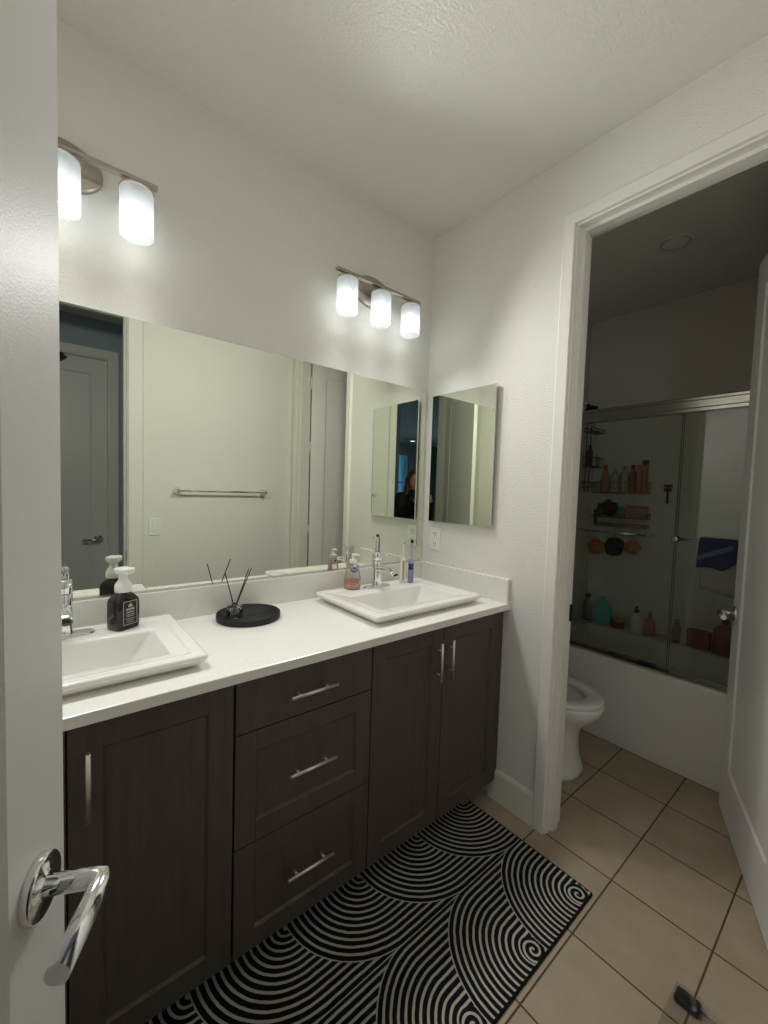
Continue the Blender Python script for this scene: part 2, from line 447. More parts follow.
# toilet room
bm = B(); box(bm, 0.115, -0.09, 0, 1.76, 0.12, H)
struct('wall_toilet_side', bm, 'bounce_warmed_paint', label='dim cream wall behind the toilet', cat='wall')
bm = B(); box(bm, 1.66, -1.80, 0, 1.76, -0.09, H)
struct('wall_tub_back', bm, 'bounce_warmed_paint', label='dim cream wall above the bathtub', cat='wall')
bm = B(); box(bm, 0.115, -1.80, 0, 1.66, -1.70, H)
struct('wall_tub_end', bm, 'bounce_warmed_paint', label='dim wall at the hidden end of the bathtub', cat='wall')
# hall and far room
bm = B(); box(bm, -8.0, YO - 0.115, 0, -2.06, YO, H)
struct('wall_hall_near', bm, 'hall_paint', label='grey hall wall beside the bathroom entry', cat='wall')
bm = B(); box(bm, -2.15, -2.72, 0, -1.985, -2.62, H); box(bm, -1.165, -2.72, 0, 0.2, -2.62, H); box(bm, -1.985, -2.72, 2.455, -1.165, -2.62, H); box(bm, -2.15, -7.2, 0, -2.05, -2.72, H)
struct('wall_hall_far', bm, 'hall_paint', label='blue-grey hall wall around the closed white hall door', cat='wall')
bm = B(); box(bm, 0.1, -2.62, 0, 0.2, -1.70, H)
struct('wall_hall_end', bm, 'hall_paint', label='grey wall closing the hall', cat='wall')
WX0, WX1, WZ0, WZ1 = -6.40, -5.93, 1.05, 2.45
bm = B()
box(bm, -8.0, -7.2, 0, WX0, -7.0, H); box(bm, WX1, -7.2, 0, -2.15, -7.0, H); box(bm, WX0, -7.2, 0, WX1, -7.0, WZ0); box(bm, WX0, -7.2, WZ1, WX1, -7.0, H)
struct('wall_room_back', bm, 'hall_paint', label='dark far-room wall with the small blue window', cat='wall')
bm = B()
box(bm, -7.6, -7.0, 0, -7.5, -5.2, H); box(bm, -7.6, -3.4, 0, -7.5, -1.70, H); box(bm, -7.6, -5.2, 0, -7.5, -3.4, 0.4); box(bm, -7.6, -5.2, 2.3, -7.5, -3.4, H)
struct('wall_room_side', bm, 'hall_paint', label='far-room wall with the added unseen large window', cat='wall')
# windows
def window(name, label, axis, a0, a1, z0, z1, p):
    def bx(bm, u0, v0, u1, v1, d0, d1):
        if axis == 'x': box(bm, u0, p + d0, v0, u1, p + d1, v1)
        else: box(bm, p + d0, u0, v0, p + d1, u1, v1)
    bm = B(); t = 0.035
    bx(bm, a0, z0, a0 + t, z1, -0.03, 0.03); bx(bm, a1 - t, z0, a1, z1, -0.03, 0.03); bx(bm, a0 + t, z0, a1 - t, z0 + t, -0.03, 0.03); bx(bm, a0 + t, z1 - t, a1 - t, z1, -0.03, 0.03)
    bx(bm, a0 + t, (z0 + z1) * 0.47, a1 - t, (z0 + z1) * 0.47 + 0.03, -0.025, 0.025)
    w = struct(name, bm, 'white_plastic', label=label, cat='window')
    bm = B(); bx(bm, a0 + t, z0 + t, a1 - t, z1 - t, -0.003, 0.003)
    struct('window_pane', bm, 'pane_glass', w)
window('window_1', 'narrow window glowing blue in the far room, seen by double reflection', 'x', WX0, WX1, WZ0, WZ1, -7.1)
window('added_window', 'large unseen side window added to light the hall', 'y', -5.2, -3.4, 0.4, 2.3, -7.55)  # out of view, added so the area lamp can reach the hall

# door casings and jambs
def casing_profile(w, t):
    """(across, out) profile of a flat casing with a small inner bead"""
    return [(0, 0), (0, t - 0.002), (0.002, t), (w - 0.006, t), (w, t * 0.6), (w, 0)]
def casing(name, label, axis, a0, a1, zh, p, out, w=0.056, t=0.015, reveal=0.008):
    """mitred casing around an opening a0<a1 in the plane p, standing out towards sign out"""
    prof = casing_profile(w, t); rings = []
    a0 -= reveal; a1 += reveal; zh += reveal
    for (a, z, da, dz) in ((a0, 0.0, -1, 0), (a0, zh, -1, 1), (a1, zh, 1, 1), (a1, 0.0, 1, 0)):
        ring = []
        for u, h in prof:
            A, Z, D = a + da * u, z + dz * u, p + out * h
            ring.append((D, A, Z) if axis == 'y' else (A, D, Z))
        rings.append(ring)
    bm = B(); loft(bm, rings, smooth=False)
    return struct(name, bm, 'trim_paint', label=label, cat='door trim')
casing('trim_1', 'white casing around the toilet-room doorway', 'y', YJ1, YJ0, ZD, 0.0, -1, w=0.050)
casing('trim_2', 'white casing on the toilet side of the doorway', 'y', YJ1, YJ0, ZD, 0.115, 1)
casing('trim_3', 'cream casing around the entry doorway, seen in the mirror', 'x', EX0, EX1, ZE, YO, 1, w=0.085)
casing('trim_4', 'white casing around the closed hall door', 'x', -1.955, -1.185, 2.425, -2.62, 1, w=0.07)
bm = B()     # jamb with stop, toilet doorway
box(bm, 0, YJ0, 0, 0.115, YJ0 + 0.018, ZD + 0.018); box(bm, 0, YJ1 - 0.018, 0, 0.115, YJ1, ZD + 0.018); box(bm, 0, YJ1, ZD, 0.115, YJ0, ZD + 0.018)
box(bm, 0.034, YJ0 - 0.013, 0, 0.070, YJ0, ZD); box(bm, 0.034, YJ1, 0, 0.070, YJ1 + 0.013, ZD); box(bm, 0.034, YJ1 + 0.013, ZD - 0.013, 0.070, YJ0 - 0.013, ZD)
jt = struct('trim_5', bm, 'trim_paint', label='white door jamb with stop around the toilet-room doorway', cat='door jamb')
bm = B(); box(bm, 0.085, YJ0 - 0.0025, 0.885, 0.119, YJ0 + 0.001, 0.955)
o = obj('strike_plate', bm, 'dark_metal', jt); o['label'] = 'dark metal strike plate'
bm = B()     # entry jamb
box(bm, EX1, YO - 0.115, 0, EX1 + 0.018, YO, ZE + 0.018); box(bm, EX0 - 0.018, YO - 0.115, 0, EX0, YO, ZE + 0.018); box(bm, EX0, YO - 0.115, ZE, EX1, YO, ZE + 0.018)
box(bm, EX1 - 0.012, YO - 0.075, 0, EX1, YO - 0.04, ZE); box(bm, EX0, YO - 0.075, ZE - 0.012, EX1 - 0.012, YO - 0.04, ZE)
je = struct('trim_6', bm, 'trim_paint', label='cream jamb of the bathroom entry doorway', cat='door jamb')
bm = B(); box(bm, EX1 - 0.0015, YO - 0.033, 0.885, EX1 + 0.001, YO - 0.006, 0.955); obj('strike_plate', bm, 'dark_metal', je)
bm = B()     # hall door jamb
box(bm, -1.165, -2.72, 0, -1.185, -2.62, 2.445); box(bm, -1.985, -2.72, 0, -1.955, -2.62, 2.445); box(bm, -1.955, -2.72, 2.425, -1.185, -2.62, 2.455)
struct('trim_7', bm, 'trim_paint', label='white jamb of the closed hall door', cat='door jamb')
# baseboards
def bboard(name, label, axis, a0, a1, p, out):
    prof = [(0, 0), (0.013, 0), (0.013, 0.128), (0.009, 0.138), (0.004, 0.144), (0, 0.144)]
    bm = B()
    prism(bm, [(p + out * d, z) for d, z in prof], 'y' if axis == 'y' else 'x', a0, a1)
    struct(name, bm, 'trim_paint', label=label, cat='baseboard')
bboard('baseboard_end', 'white baseboard between the vanity and the toilet-room doorway', 'y', YJ0 + 0.057, -0.50, 0.0, -1)
bboard('baseboard_opposite', 'white baseboard under the towel bar', 'x', EX1 + 0.092, -0.001, YO, 1)
bboard('baseboard_left', 'white baseboard behind the open entry door', 'y', YO, -0.57, XL, 1)
bboard('baseboard_toilet', 'white baseboard behind the toilet', 'x', 0.136, 0.89, -0.09, -1)

# doors
def door_leaf(name, label, hinge, ang, L, HT, panels, T=0.035, m='door_paint', stile=0.112, z0=0.006):
    """leaf in local frame: x from hinge edge to latch edge, y=0 visible face, thickness towards -y"""
    bm = B()
    def side(yf, s):
        zs = [z0]
        # rails and stiles as a flat face with stepped recesses
        return
    # solid core slightly thinner, rails and stiles proud of it on both faces
    dp = 0.007
    box(bm, 0.001, -T + dp, z0 + 0.001, L - 0.001, -dp, HT - 0.001)
    def face(y0, y1):
        box(bm, 0, y0, z0, stile, y1, HT); box(bm, L - stile, y0, z0, L, y1, HT)
        lo = z0
        for (a, b_) in panels:
            box(bm, stile, y0, lo, L - stile, y1, a); lo = b_
        box(bm, stile, y0, lo, L - stile, y1, HT)
    face(-dp, 0.0); face(-T, -T + dp)
    for y0, y1 in ((-dp, 0.0), (-T, -T + dp)):      # sloped sticking round each panel
        yo, yi = (0.0, -dp) if y1 == 0.0 else (-T, -T + dp)
        for a, b_ in panels:
            w = 0.010
            for poly in (((stile, a), (L - stile, a), (L - stile - w, a + w), (stile + w, a + w)), ((stile, b_), (stile + w, b_ - w), (L - stile - w, b_ - w), (L - stile, b_)),
                         ((stile, a), (stile + w, a + w), (stile + w, b_ - w), (stile, b_)), ((L - stile, a), (L - stile, b_), (L - stile - w, b_ - w), (L - stile - w, a + w))):
                vs = [bm.verts.new((x, (yo if i in o_ else yi), z)) for i, (x, z) in enumerate(poly) for o_ in [[k for k, q in enumerate(poly) if q[0] in (stile, L - stile) and q[1] in (a, b_)]]]
                bm.faces.new(vs)
    o = struct(name, bm, m, label=label, cat='door')
    o.location = hinge; o.rotation_euler = (0, 0, ang)
    return o
def lever(parent, x, z, sgn_out=1, y=0.0, dirx=-1, neck=0.062, arm=0.118, rose=0.043, r=0.0105):
    """lever handle: round rose, neck straight out of the face, arm mitred at right angles"""
    bm = B()
    M0 = Matrix.Translation((x, y, z)) @ Matrix.Rotation(-sgn_out * PI / 2, 4, 'X')
    lathe(bm, [(rose, 0), (rose, 0.0105), (rose - 0.0015, 0.012), (0.016, 0.012), (0.016, 0.0135), (0.013, 0.0135)], 40); xf(bm, M0)
    hd = obj('handle_rose', bm, 'chrome', parent)
    hd['label'] = 'polished chrome round rose'
    bm = B()
    ye = y + sgn_out * neck
    tube(bm, [(x, y + sgn_out * 0.011, z), (x, ye - sgn_out * 0.003, z), (x + dirx * 0.0105 * 0.25, ye + sgn_out * 0.006, z), (x + dirx * 0.012, ye + sgn_out * 0.0075, z), (x + dirx * arm, ye + sgn_out * 0.0075, z)], [r, r, r * 1.1, r * 1.05, r], 20)
    obj('door_lever', bm, 'chrome', parent)
    bm = B(); ball(bm, (x + dirx * 0.0105, y + sgn_out * 0.022, z), 0.0028, n=8, m=6)
    obj('set_screw', bm, 'dark_metal', parent)
# entry door, open, held beside the camera; visible face looks to +X
LD = Vector((0.4415, 0.8973)); latch = Vector((-1.5860, -0.93)); Lentry = 0.70
hin = latch - LD * Lentry
door1 = door_leaf('door_1', 'open white entry door standing in front of the vanity, with chrome lever', (hin.x, hin.y, 0), 0, Lentry, 2.48, [(0.22, 2.36)])
# local +y must be the visible face: normal n=(.897,-.4415) so mirror the leaf across its length
door1.matrix_world = Matrix(((LD.x, LD.y, 0, hin.x), (LD.y, -LD.x, 0, hin.y), (0, 0, 1, 0), (0, 0, 0, 1)))
lever(door1, Lentry - 0.065, 0.926, arm=0.106, neck=0.065, rose=0.0345, r=0.0115)
lever(door1, Lentry - 0.065, 0.917, -1, -0.035)
# toilet-room door, swung into the toilet room
TD = Vector((0.9326, 0.3609)); th = Vector((0.108, -1.463)); Lt = 0.752
door2 = door_leaf('door_2', 'white panelled toilet-room door swung open against the dim room', (0, 0, 0), 0, Lt, 2.44, [(0.22, 2.32)])
door2.matrix_world = Matrix(((TD.x, -TD.y, 0, th.x), (TD.y, TD.x, 0, th.y), (0, 0, 1, 0), (0, 0, 0, 1)))
lever(door2, Lt - 0.06, 0.915, arm=0.105, neck=0.055, rose=0.032)
lever(door2, Lt - 0.06, 0.915, -1, -0.035, arm=0.105, neck=0.055, rose=0.032)
bm = B()
for z in (0.22, 1.05, 1.75, 2.28): rod(bm, (-0.004, -0.040, z - 0.05), (-0.004, -0.040, z + 0.05), 0.006)
obj('hinge', bm, 'white_plastic', door2)
# hall door (closed), seen in the mirror
door3 = door_leaf('door_3', 'closed white hall door with black top corner closer, seen in the mirror', (-1.953, -2.65, 0), 0, 0.766, 2.422, [(0.22, 2.30)], stile=0.11)
lever(door3, 0.70, 0.92, 1, 0.0, -1, arm=0.11, neck=0.055, rose=0.034)
bm = B(); box(bm, 0.33, 0.0, 2.355, 0.46, 0.05, 2.42); prism(bm, [(0.46, 2.358), (0.50, 2.39), (0.46, 2.42)], 'y', 0.0, 0.045)
o = obj('door_closer', bm, 'black_plastic', door3, bevel=0.004); o['label'] = 'black door closer box'

# recessed ceiling light in the toilet room (off) and the one shining in the far room
def can(loc, label, glow):
    t = thing('recessed_light', label, 'light', loc)
    bm = B(); loft(bm, [circ(0, 0, -0.0005, 0.085), circ(0, 0, -0.006, 0.083), circ(0, 0, -0.008, 0.072), circ(0, 0, -0.004, 0.066)], True, False)
    obj('trim_ring', bm, 'can_off', t)
    bm = B(); lathe(bm, [(0.064, -0.0042), (0.05, -0.0062), (0.0, -0.0072)], 24)
    obj('diffuser', bm, 'can_glow' if glow else 'can_off', t)
    return t
can((0.935, -0.83, H), 'unlit round recessed light in the toilet room ceiling', False)
can((-5.95, -6.42, H), 'lit round ceiling light in the far room, seen only by reflection', True)

# ------------------------------------------------------------------ vanity
CT = 0.9243; CB = 0.8974; CF = -0.566; DF = -0.536
SINKX = (-1.568, -0.402)
def shaker_bm(x0, x1, z0, z1, rail=0.063, t=0.020, dp=0.008):
    """door front: plane y=DF is the face"""
    bm = B(); y0, y1 = DF, DF + t
    box(bm, x0, y0, z0, x0 + rail, y1, z1); box(bm, x1 - rail, y0, z0, x1, y1, z1)
    box(bm, x0 + rail, y0, z0, x1 - rail, y1, z0 + rail); box(bm, x0 + rail, y0, z1 - rail, x1 - rail, y1, z1)
    box(bm, x0 + rail, y0 + dp, z0 + rail, x1 - rail, y1, z1 - rail)
    a, b_, c, d = x0 + rail, x1 - rail, z0 + rail, z1 - rail; w = 0.006
    for q in (((a, y0 + .001, c), (b_, y0 + .001, c), (b_ - w, y0 + dp, c + w), (a + w, y0 + dp, c + w)), ((a, y0 + .001, d), (a + w, y0 + dp, d - w), (b_ - w, y0 + dp, d - w), (b_, y0 + .001, d)),
              ((a, y0 + .001, c), (a + w, y0 + dp, c + w), (a + w, y0 + dp, d - w), (a, y0 + .001, d)), ((b_, y0 + .001, c), (b_, y0 + .001, d), (b_ - w, y0 + dp, d - w), (b_ - w, y0 + dp, c + w))):
        bm.faces.new([bm.verts.new(p) for p in q])
    return bm
def slab_bm(x0, x1, z0, z1, t=0.020):
    bm = B(); box(bm, x0, DF, z0, x1, DF + t, z1); return bm
def pull(parent, a, b_):
    """bar pull between two end points on the plane y=-0.572, with two posts"""
    a, b_ = Vector(a), Vector(b_); bm = B(); rod(bm, a, b_, 0.0055, 12)
    d = b_ - a
    for k in (0.2, 0.8):
        p = a + d * k; rod(bm, p, (p.x, DF - 0.0002, p.z), 0.0042, 10)
    return obj('handle', bm, 'bar_nickel', parent)
def cabinet(x0, x1, label, fill_r=0.0, fill_l=0.0):
    t = thing('vanity_cabinet', label, 'cabinet', (0, 0, 0))
    bm = B(); yb = -0.002; yf = DF + 0.0215
    box(bm, x0 + 0.0005, yf, 0.10, x0 + 0.018, yb, CB); box(bm, x1 - 0.018, yf, 0.10, x1 - 0.0005, yb, CB)
    box(bm, x0 + 0.018, yf, 0.10, x1 - 0.018, yb, 0.118)
    box(bm, x0 + 0.018, yf, CB - 0.03, x1 - 0.018, yf + 0.02, CB)
    box(bm, x0 + 0.0005, -0.452, 0.0, x1 - 0.0005, -0.435, 0.10)
    if fill_r: box(bm, x1 - fill_r, DF + 0.003, 0.10, x1 - 0.0005, yf, CB - 0.003)
    if fill_l: box(bm, x0 + 0.0005, DF + 0.003, 0.10, x0 + fill_l, yf, CB - 0.003)
    obj('carcass', bm, 'espresso_wood', t)
    return t
cabR = cabinet(-0.752, 0.0, 'dark brown double-door cabinet under the sink beside the medicine cabinet', 0.022)
cabM = cabinet(-1.2155, -0.752, 'dark brown three-drawer cabinet between the two sink cabinets')
cabL = cabinet(XL, -1.2155, 'dark brown double-door cabinet under the sink nearest the open entry door', 0, 0.012)
ZB, ZT = 0.098, 0.886
for cab, xs in ((cabR, ((-0.7505, -0.4005), (-0.3975, -0.024))), (cabL, ((-1.926, -1.573), (-1.570, -1.2185)))):
    for i, (a, b_) in enumerate(xs):
        d = obj('door', shaker_bm(a, b_, ZB, ZT), 'espresso_wood', cab, bevel=0.0012)
        hx = b_ - 0.045 if i == 0 else a + 0.0165 if cab is cabR else a + 0.034
        pull(d, (hx, -0.572, 0.686), (hx, -0.572, 0.838))
for k, (z0, z1) in enumerate(((0.7385, ZT), (0.4165, 0.7350), (ZB, 0.4130))):
    bm = slab_bm(-1.2125, -0.7545, z0, z1) if k == 0 else shaker_bm(-1.2125, -0.7545, z0, z1, 0.058)
    d = obj('drawer', bm, 'espresso_wood', cabM, bevel=0.0012)
    hz = (0.813, 0.583, 0.272)[k]
    pull(d, (-1.068, -0.572, hz), (-0.913, -0.572, hz))

# countertop with two sink cut-outs
def countertop():
    t = thing('vanity_countertop', 'long white quartz countertop with two sink cut-outs on the dark cabinets', 'countertop', (0, 0, 0))
    bm = B()
    xs = [XL]
    for c in SINKX: xs += [c - 0.255, c + 0.255]
    xs.append(0.0)
    ys = [CF, -0.455, -0.085, 0.0]
    V = {}
    def v(x, y, z):
        k = (round(x, 5), round(y, 5), z)
        if k not in V: V[k] = bm.verts.new((x, y, z))
        return V[k]
    for i in range(len(xs) - 1):
        for j in range(3):
            if i in (1, 3) and j == 1: continue
            for z in (CB, CT):
                bm.faces.new([v(xs[i], ys[j], z), v(xs[i + 1], ys[j], z), v(xs[i + 1], ys[j + 1], z), v(xs[i], ys[j + 1], z)])
    bmesh.ops.recalc_face_normals(bm, faces=bm.faces)
    es = [e for e in bm.edges if len(e.link_faces) == 1 and all(abs(q.co.z - CT) < 1e-6 for q in e.verts)]
    for e in es:
        a, b_ = e.verts
        bm.faces.new([a, b_, v(b_.co.x, b_.co.y, CB), v(a.co.x, a.co.y, CB)])
    bmesh.ops.recalc_face_normals(bm, faces=bm.faces)
    fe = [e for e in bm.edges if all(abs(q.co.y - CF) < 1e-6 and abs(q.co.z - CT) < 1e-6 for q in e.verts)]
    bmesh.ops.bevel(bm, geom=fe, offset=0.003, segments=2, affect='EDGES', profile=0.5)
    obj('slab', bm, 'quartz_white', t)
    bm = B(); box(bm, XL, -0.020, CT, 0.0, -0.0002, 1.0324)
    obj('backsplash', bm, 'quartz_white', t, bevel=0.0015)
    bm = B(); box(bm, -0.020, CF + 0.004, CT, -0.0002, -0.0204, 1.0324)
    obj('side_splash', bm, 'quartz_white', t, bevel=0.0015)
countertop()

# drop-in sinks
def sink(x, label):
    t = thing('drop_in_sink', label, 'sink', (x, -0.268, CT))
    bm = B(); R = []
    def r(hx, y0, y1, z, rad): R.append(rrect(0, (y0 + y1) / 2, z, hx, (y1 - y0) / 2, rad, 5))
    yo0, yo1 = -0.222, 0.212      # outer rim front / back
    for d, z, rad in ((0.030, 0.0003, 0.016), (0.026, 0.004, 0.016), (0.017, 0.010, 0.015), (0.0115, 0.0145, 0.014), (0.0105, 0.0175, 0.014), (0.0065, 0.019, 0.013), (0.0055, 0.0225, 0.013), (0.0015, 0.0245, 0.012),
                      (0.0, 0.029, 0.012), (0.0015, 0.0345, 0.012), (0.006, 0.0380, 0.012), (0.013, 0.0385, 0.012), (0.0165, 0.0370, 0.011), (0.019, 0.0368, 0.011), (0.027, 0.0385, 0.011), (0.035, 0.0375, 0.011), (0.039, 0.0355, 0.011), (0.044, 0.0350, 0.011)):
        r(0.300 - d, yo0 + d, yo1 - d, z, rad)
    by0, by1 = -0.152, 0.080      # bowl opening
    r(0.222, by0 - 0.004, by1 + 0.004, 0.0350, 0.010)
    r(0.218, by0, by1, 0.0335, 0.010)
    r(0.215, by0 + 0.003, by1 - 0.003, 0.028, 0.010)
    for hx, a, b_, z, rad in ((0.208, 0.005, 0.005, 0.012, 0.012), (0.190, 0.009, 0.008, -0.020, 0.016), (0.164, 0.014, 0.012, -0.060, 0.022), (0.138, 0.022, 0.020, -0.090, 0.030), (0.105, 0.04, 0.036, -0.106, 0.04), (0.05, 0.08, 0.07, -0.112, 0.03), (0.024, 0.098, 0.092, -0.1125, 0.02)):
        r(hx, by0 + a, by1 - b_, z, rad)
    loft(bm, R, False, True)
    # outside of the bowl below the counter
    obj('basin', bm, 'porcelain', t)
    bm = B(); lathe(bm, [(0.021, -0.1105), (0.021, -0.107), (0.017, -0.1055), (0.0, -0.105)], 20, (0, -0.036))
    obj('drain', bm, 'chrome', t)
    return t
sink(SINKX[1], 'white rectangular drop-in sink below the medicine cabinet and electric toothbrushes')
sink(SINKX[0], 'white rectangular drop-in sink holding the black soap bottle, beside the entry door')

def faucet(x, y, label):
    t = thing('faucet', label, 'faucet', (x, y, CT + 0.0352))
    bm = B()
    loft(bm, [rrect(0, 0, 0.0002, 0.074, 0.026, 0.026, 8), rrect(0, 0, 0.004, 0.074, 0.026, 0.026, 8), rrect(0, 0, 0.007, 0.070, 0.022, 0.022, 8)])
    obj('deck_plate', bm, 'chrome', t)
    bm = B(); lathe(bm, [(0.0245, 0.007), (0.0235, 0.012), (0.0215, 0.03), (0.0205, 0.085), (0.0205, 0.122), (0.0195, 0.124)], 28)
    obj('body', bm, 'chrome', t)
    bm = B()
    pts = [(0, -0.012, 0.088), (0, -0.05, 0.093), (0, -0.09, 0.091), (0, -0.118, 0.083), (0, -0.132, 0.076)]
    rings = []
    for i, p in enumerate(pts):
        w = (0.0165, 0.016, 0.0155, 0.0155, 0.0155)[i]; h = (0.013, 0.0115, 0.0105, 0.0105, 0.0105)[i]; tilt = (0, 0, 0.15, 0.42, 0.5)[i]
        rings.append([(w * math.cos(2 * PI * k / 20), p[1] - math.sin(tilt) * h * math.sin(2 * PI * k / 20) * -1, p[2] + math.cos(tilt) * h * math.sin(2 * PI * k / 20)) for k in range(20)])
    loft(bm, rings)
    sp = obj('spout', bm, 'chrome', t)
    bm = B(); 
    M0 = Matrix.Translation((0, -0.1325, 0.0755)) @ Matrix.Rotation(PI / 2 + 0.48, 4, 'X')
    lathe(bm, [(0.0115, -0.002), (0.0115, 0.0015), (0.009, 0.002)], 20); xf(bm, M0)
    o = obj('aerator', bm, 'dark_metal', sp)
    bm = B()
    lathe(bm, [(0.0195, 0.1255), (0.0205, 0.127), (0.0205, 0.160), (0.0185, 0.164), (0.008, 0.166)], 28)
    hd = obj('handle_cap', bm, 'chrome', t)
    bm = B(); lathe(bm, [(0.0185, 0.1235), (0.0185, 0.1262)], 24); obj('seal_ring', bm, 'dark_metal', t)
    bm = B(); tube(bm, [(0.004, -0.014, 0.156), (0.010, -0.045, 0.158), (0.014, -0.066, 0.156)], [0.0048, 0.0045, 0.0042], 10)
    obj('lever_pin', bm, 'chrome', hd)
    return t
faucet(-0.410, -0.118, 'chrome single-lever faucet on the sink nearest the electric toothbrushes')
faucet(SINKX[0] + 0.006, -0.118, 'chrome single-lever faucet partly hidden behind the open entry door')

# mirrors
t = thing('wall_mirror', 'long frameless rectangular mirror on the wall above the countertop', 'mirror', (0, 0, 0))
bm = B(); box(bm, XL + 0.004, -0.006, 1.0345, -0.022, -0.0005, 1.944)
obj('mirror_glass', bm, 'mirror_silver', t)
bm = B(); prism(bm, [(-0.0085, 1.0328), (-0.0005, 1.0328), (-0.0005, 1.0343), (-0.0068, 1.0343), (-0.0068, 1.040), (-0.0085, 1.040)], 'x', XL + 0.004, -0.022)
obj('bottom_channel', bm, 'rail_aluminium', t)
t = thing('medicine_cabinet', 'mirrored medicine cabinet on the end wall above the outlet', 'cabinet', (0, 0, 0))
MY0, MY1, MZ0, MZ1 = -0.4545, -0.0620, 1.2573, 1.9085
bm = B(); box(bm, -0.014, MY0 + 0.006, MZ0 + 0.006, -0.0003, MY1 - 0.006, MZ1 - 0.006)
obj('cabinet_box', bm, 'rail_aluminium', t)
bm = B(); box(bm, -0.0225, MY0, MZ0, -0.0145, MY1, MZ1)
md = obj('mirror_door', bm, 'mirror_silver', t)
bm = B()
for a in (MY0, MY1): box(bm, -0.0235, a - 0.0012, MZ0 - 0.001, -0.0145, a + 0.0012, MZ1 + 0.001)
for a in (MZ0, MZ1): box(bm, -0.0235, MY0, a - 0.0012, -0.0145, MY1, a + 0.0012)
obj('door_edge', bm, 'chrome', md)

# outlet and switch
def plate(name, label, cat, parts):
    t = thing(name, label, cat); return t
t = thing('wall_outlet', 'white duplex wall outlet under the medicine cabinet', 'outlet', (0, -0.0955, 1.163))
bm = B(); box(bm, -0.006, -0.036, -0.058, -0.0003, 0.036, 0.058); obj('cover_plate', bm, 'white_plastic', t, bevel=0.002)
for dz in (-0.026, 0.026):
    bm = B(); box(bm, -0.0075, -0.017, dz - 0.0185, -0.0062, 0.017, dz + 0.0185); rc = obj('receptacle', bm, 'white_plastic', t, bevel=0.001)
    bm = B()
    for dy in (-0.007, 0.007): box(bm, -0.0082, dy - 0.0014, dz - 0.002, -0.0074, dy + 0.0014, dz + 0.009)
    box(bm, -0.0082, -0.0028, dz - 0.012, -0.0074, 0.0028, dz - 0.007)
    obj('slot', bm, 'slot_black', rc)
t = thing('light_switch', 'white rocker light switch beside the entry doorway, seen in the mirror', 'switch', (-1.021, YO, 1.111))
bm = B(); box(bm, -0.036, 0.0003, -0.058, 0.036, 0.006, 0.058); obj('cover_plate', bm, 'white_plastic', t, bevel=0.002)
bm = B(); box(bm, -0.0165, 0.0062, -0.033, 0.0165, 0.0085, 0.033); obj('rocker', bm, 'white_plastic', t, bevel=0.001)
bm = B(); box(bm, -0.018, 0.0061, -0.0345, 0.018, 0.0066, 0.0345); obj('rocker_gap', bm, 'grey_plastic', t)

# towel bar on the opposite wall (seen in the mirror)
t = thing('towel_bar', 'chrome towel bar on the wall facing the vanity, seen in the mirror', 'towel bar', (-0.57, YO, 1.363))
bm = B(); rod(bm, (-0.322, 0.06, 0), (0.322, 0.06, 0), 0.008, 14); obj('rail', bm, 'chrome', t)
for s in (-1, 1):
    bm = B(); lathe(bm, [(0.026, 0.0004), (0.026, 0.008), (0.019, 0.016), (0.012, 0.028), (0.012, 0.045), (0.015, 0.052), (0.015, 0.070), (0.010, 0.074)], 24)
    xf(bm, Matrix.Translation((s * 0.315, 0, 0)) @ Matrix.Rotation(-PI / 2, 4, 'X')); obj('bracket', bm, 'chrome', t)

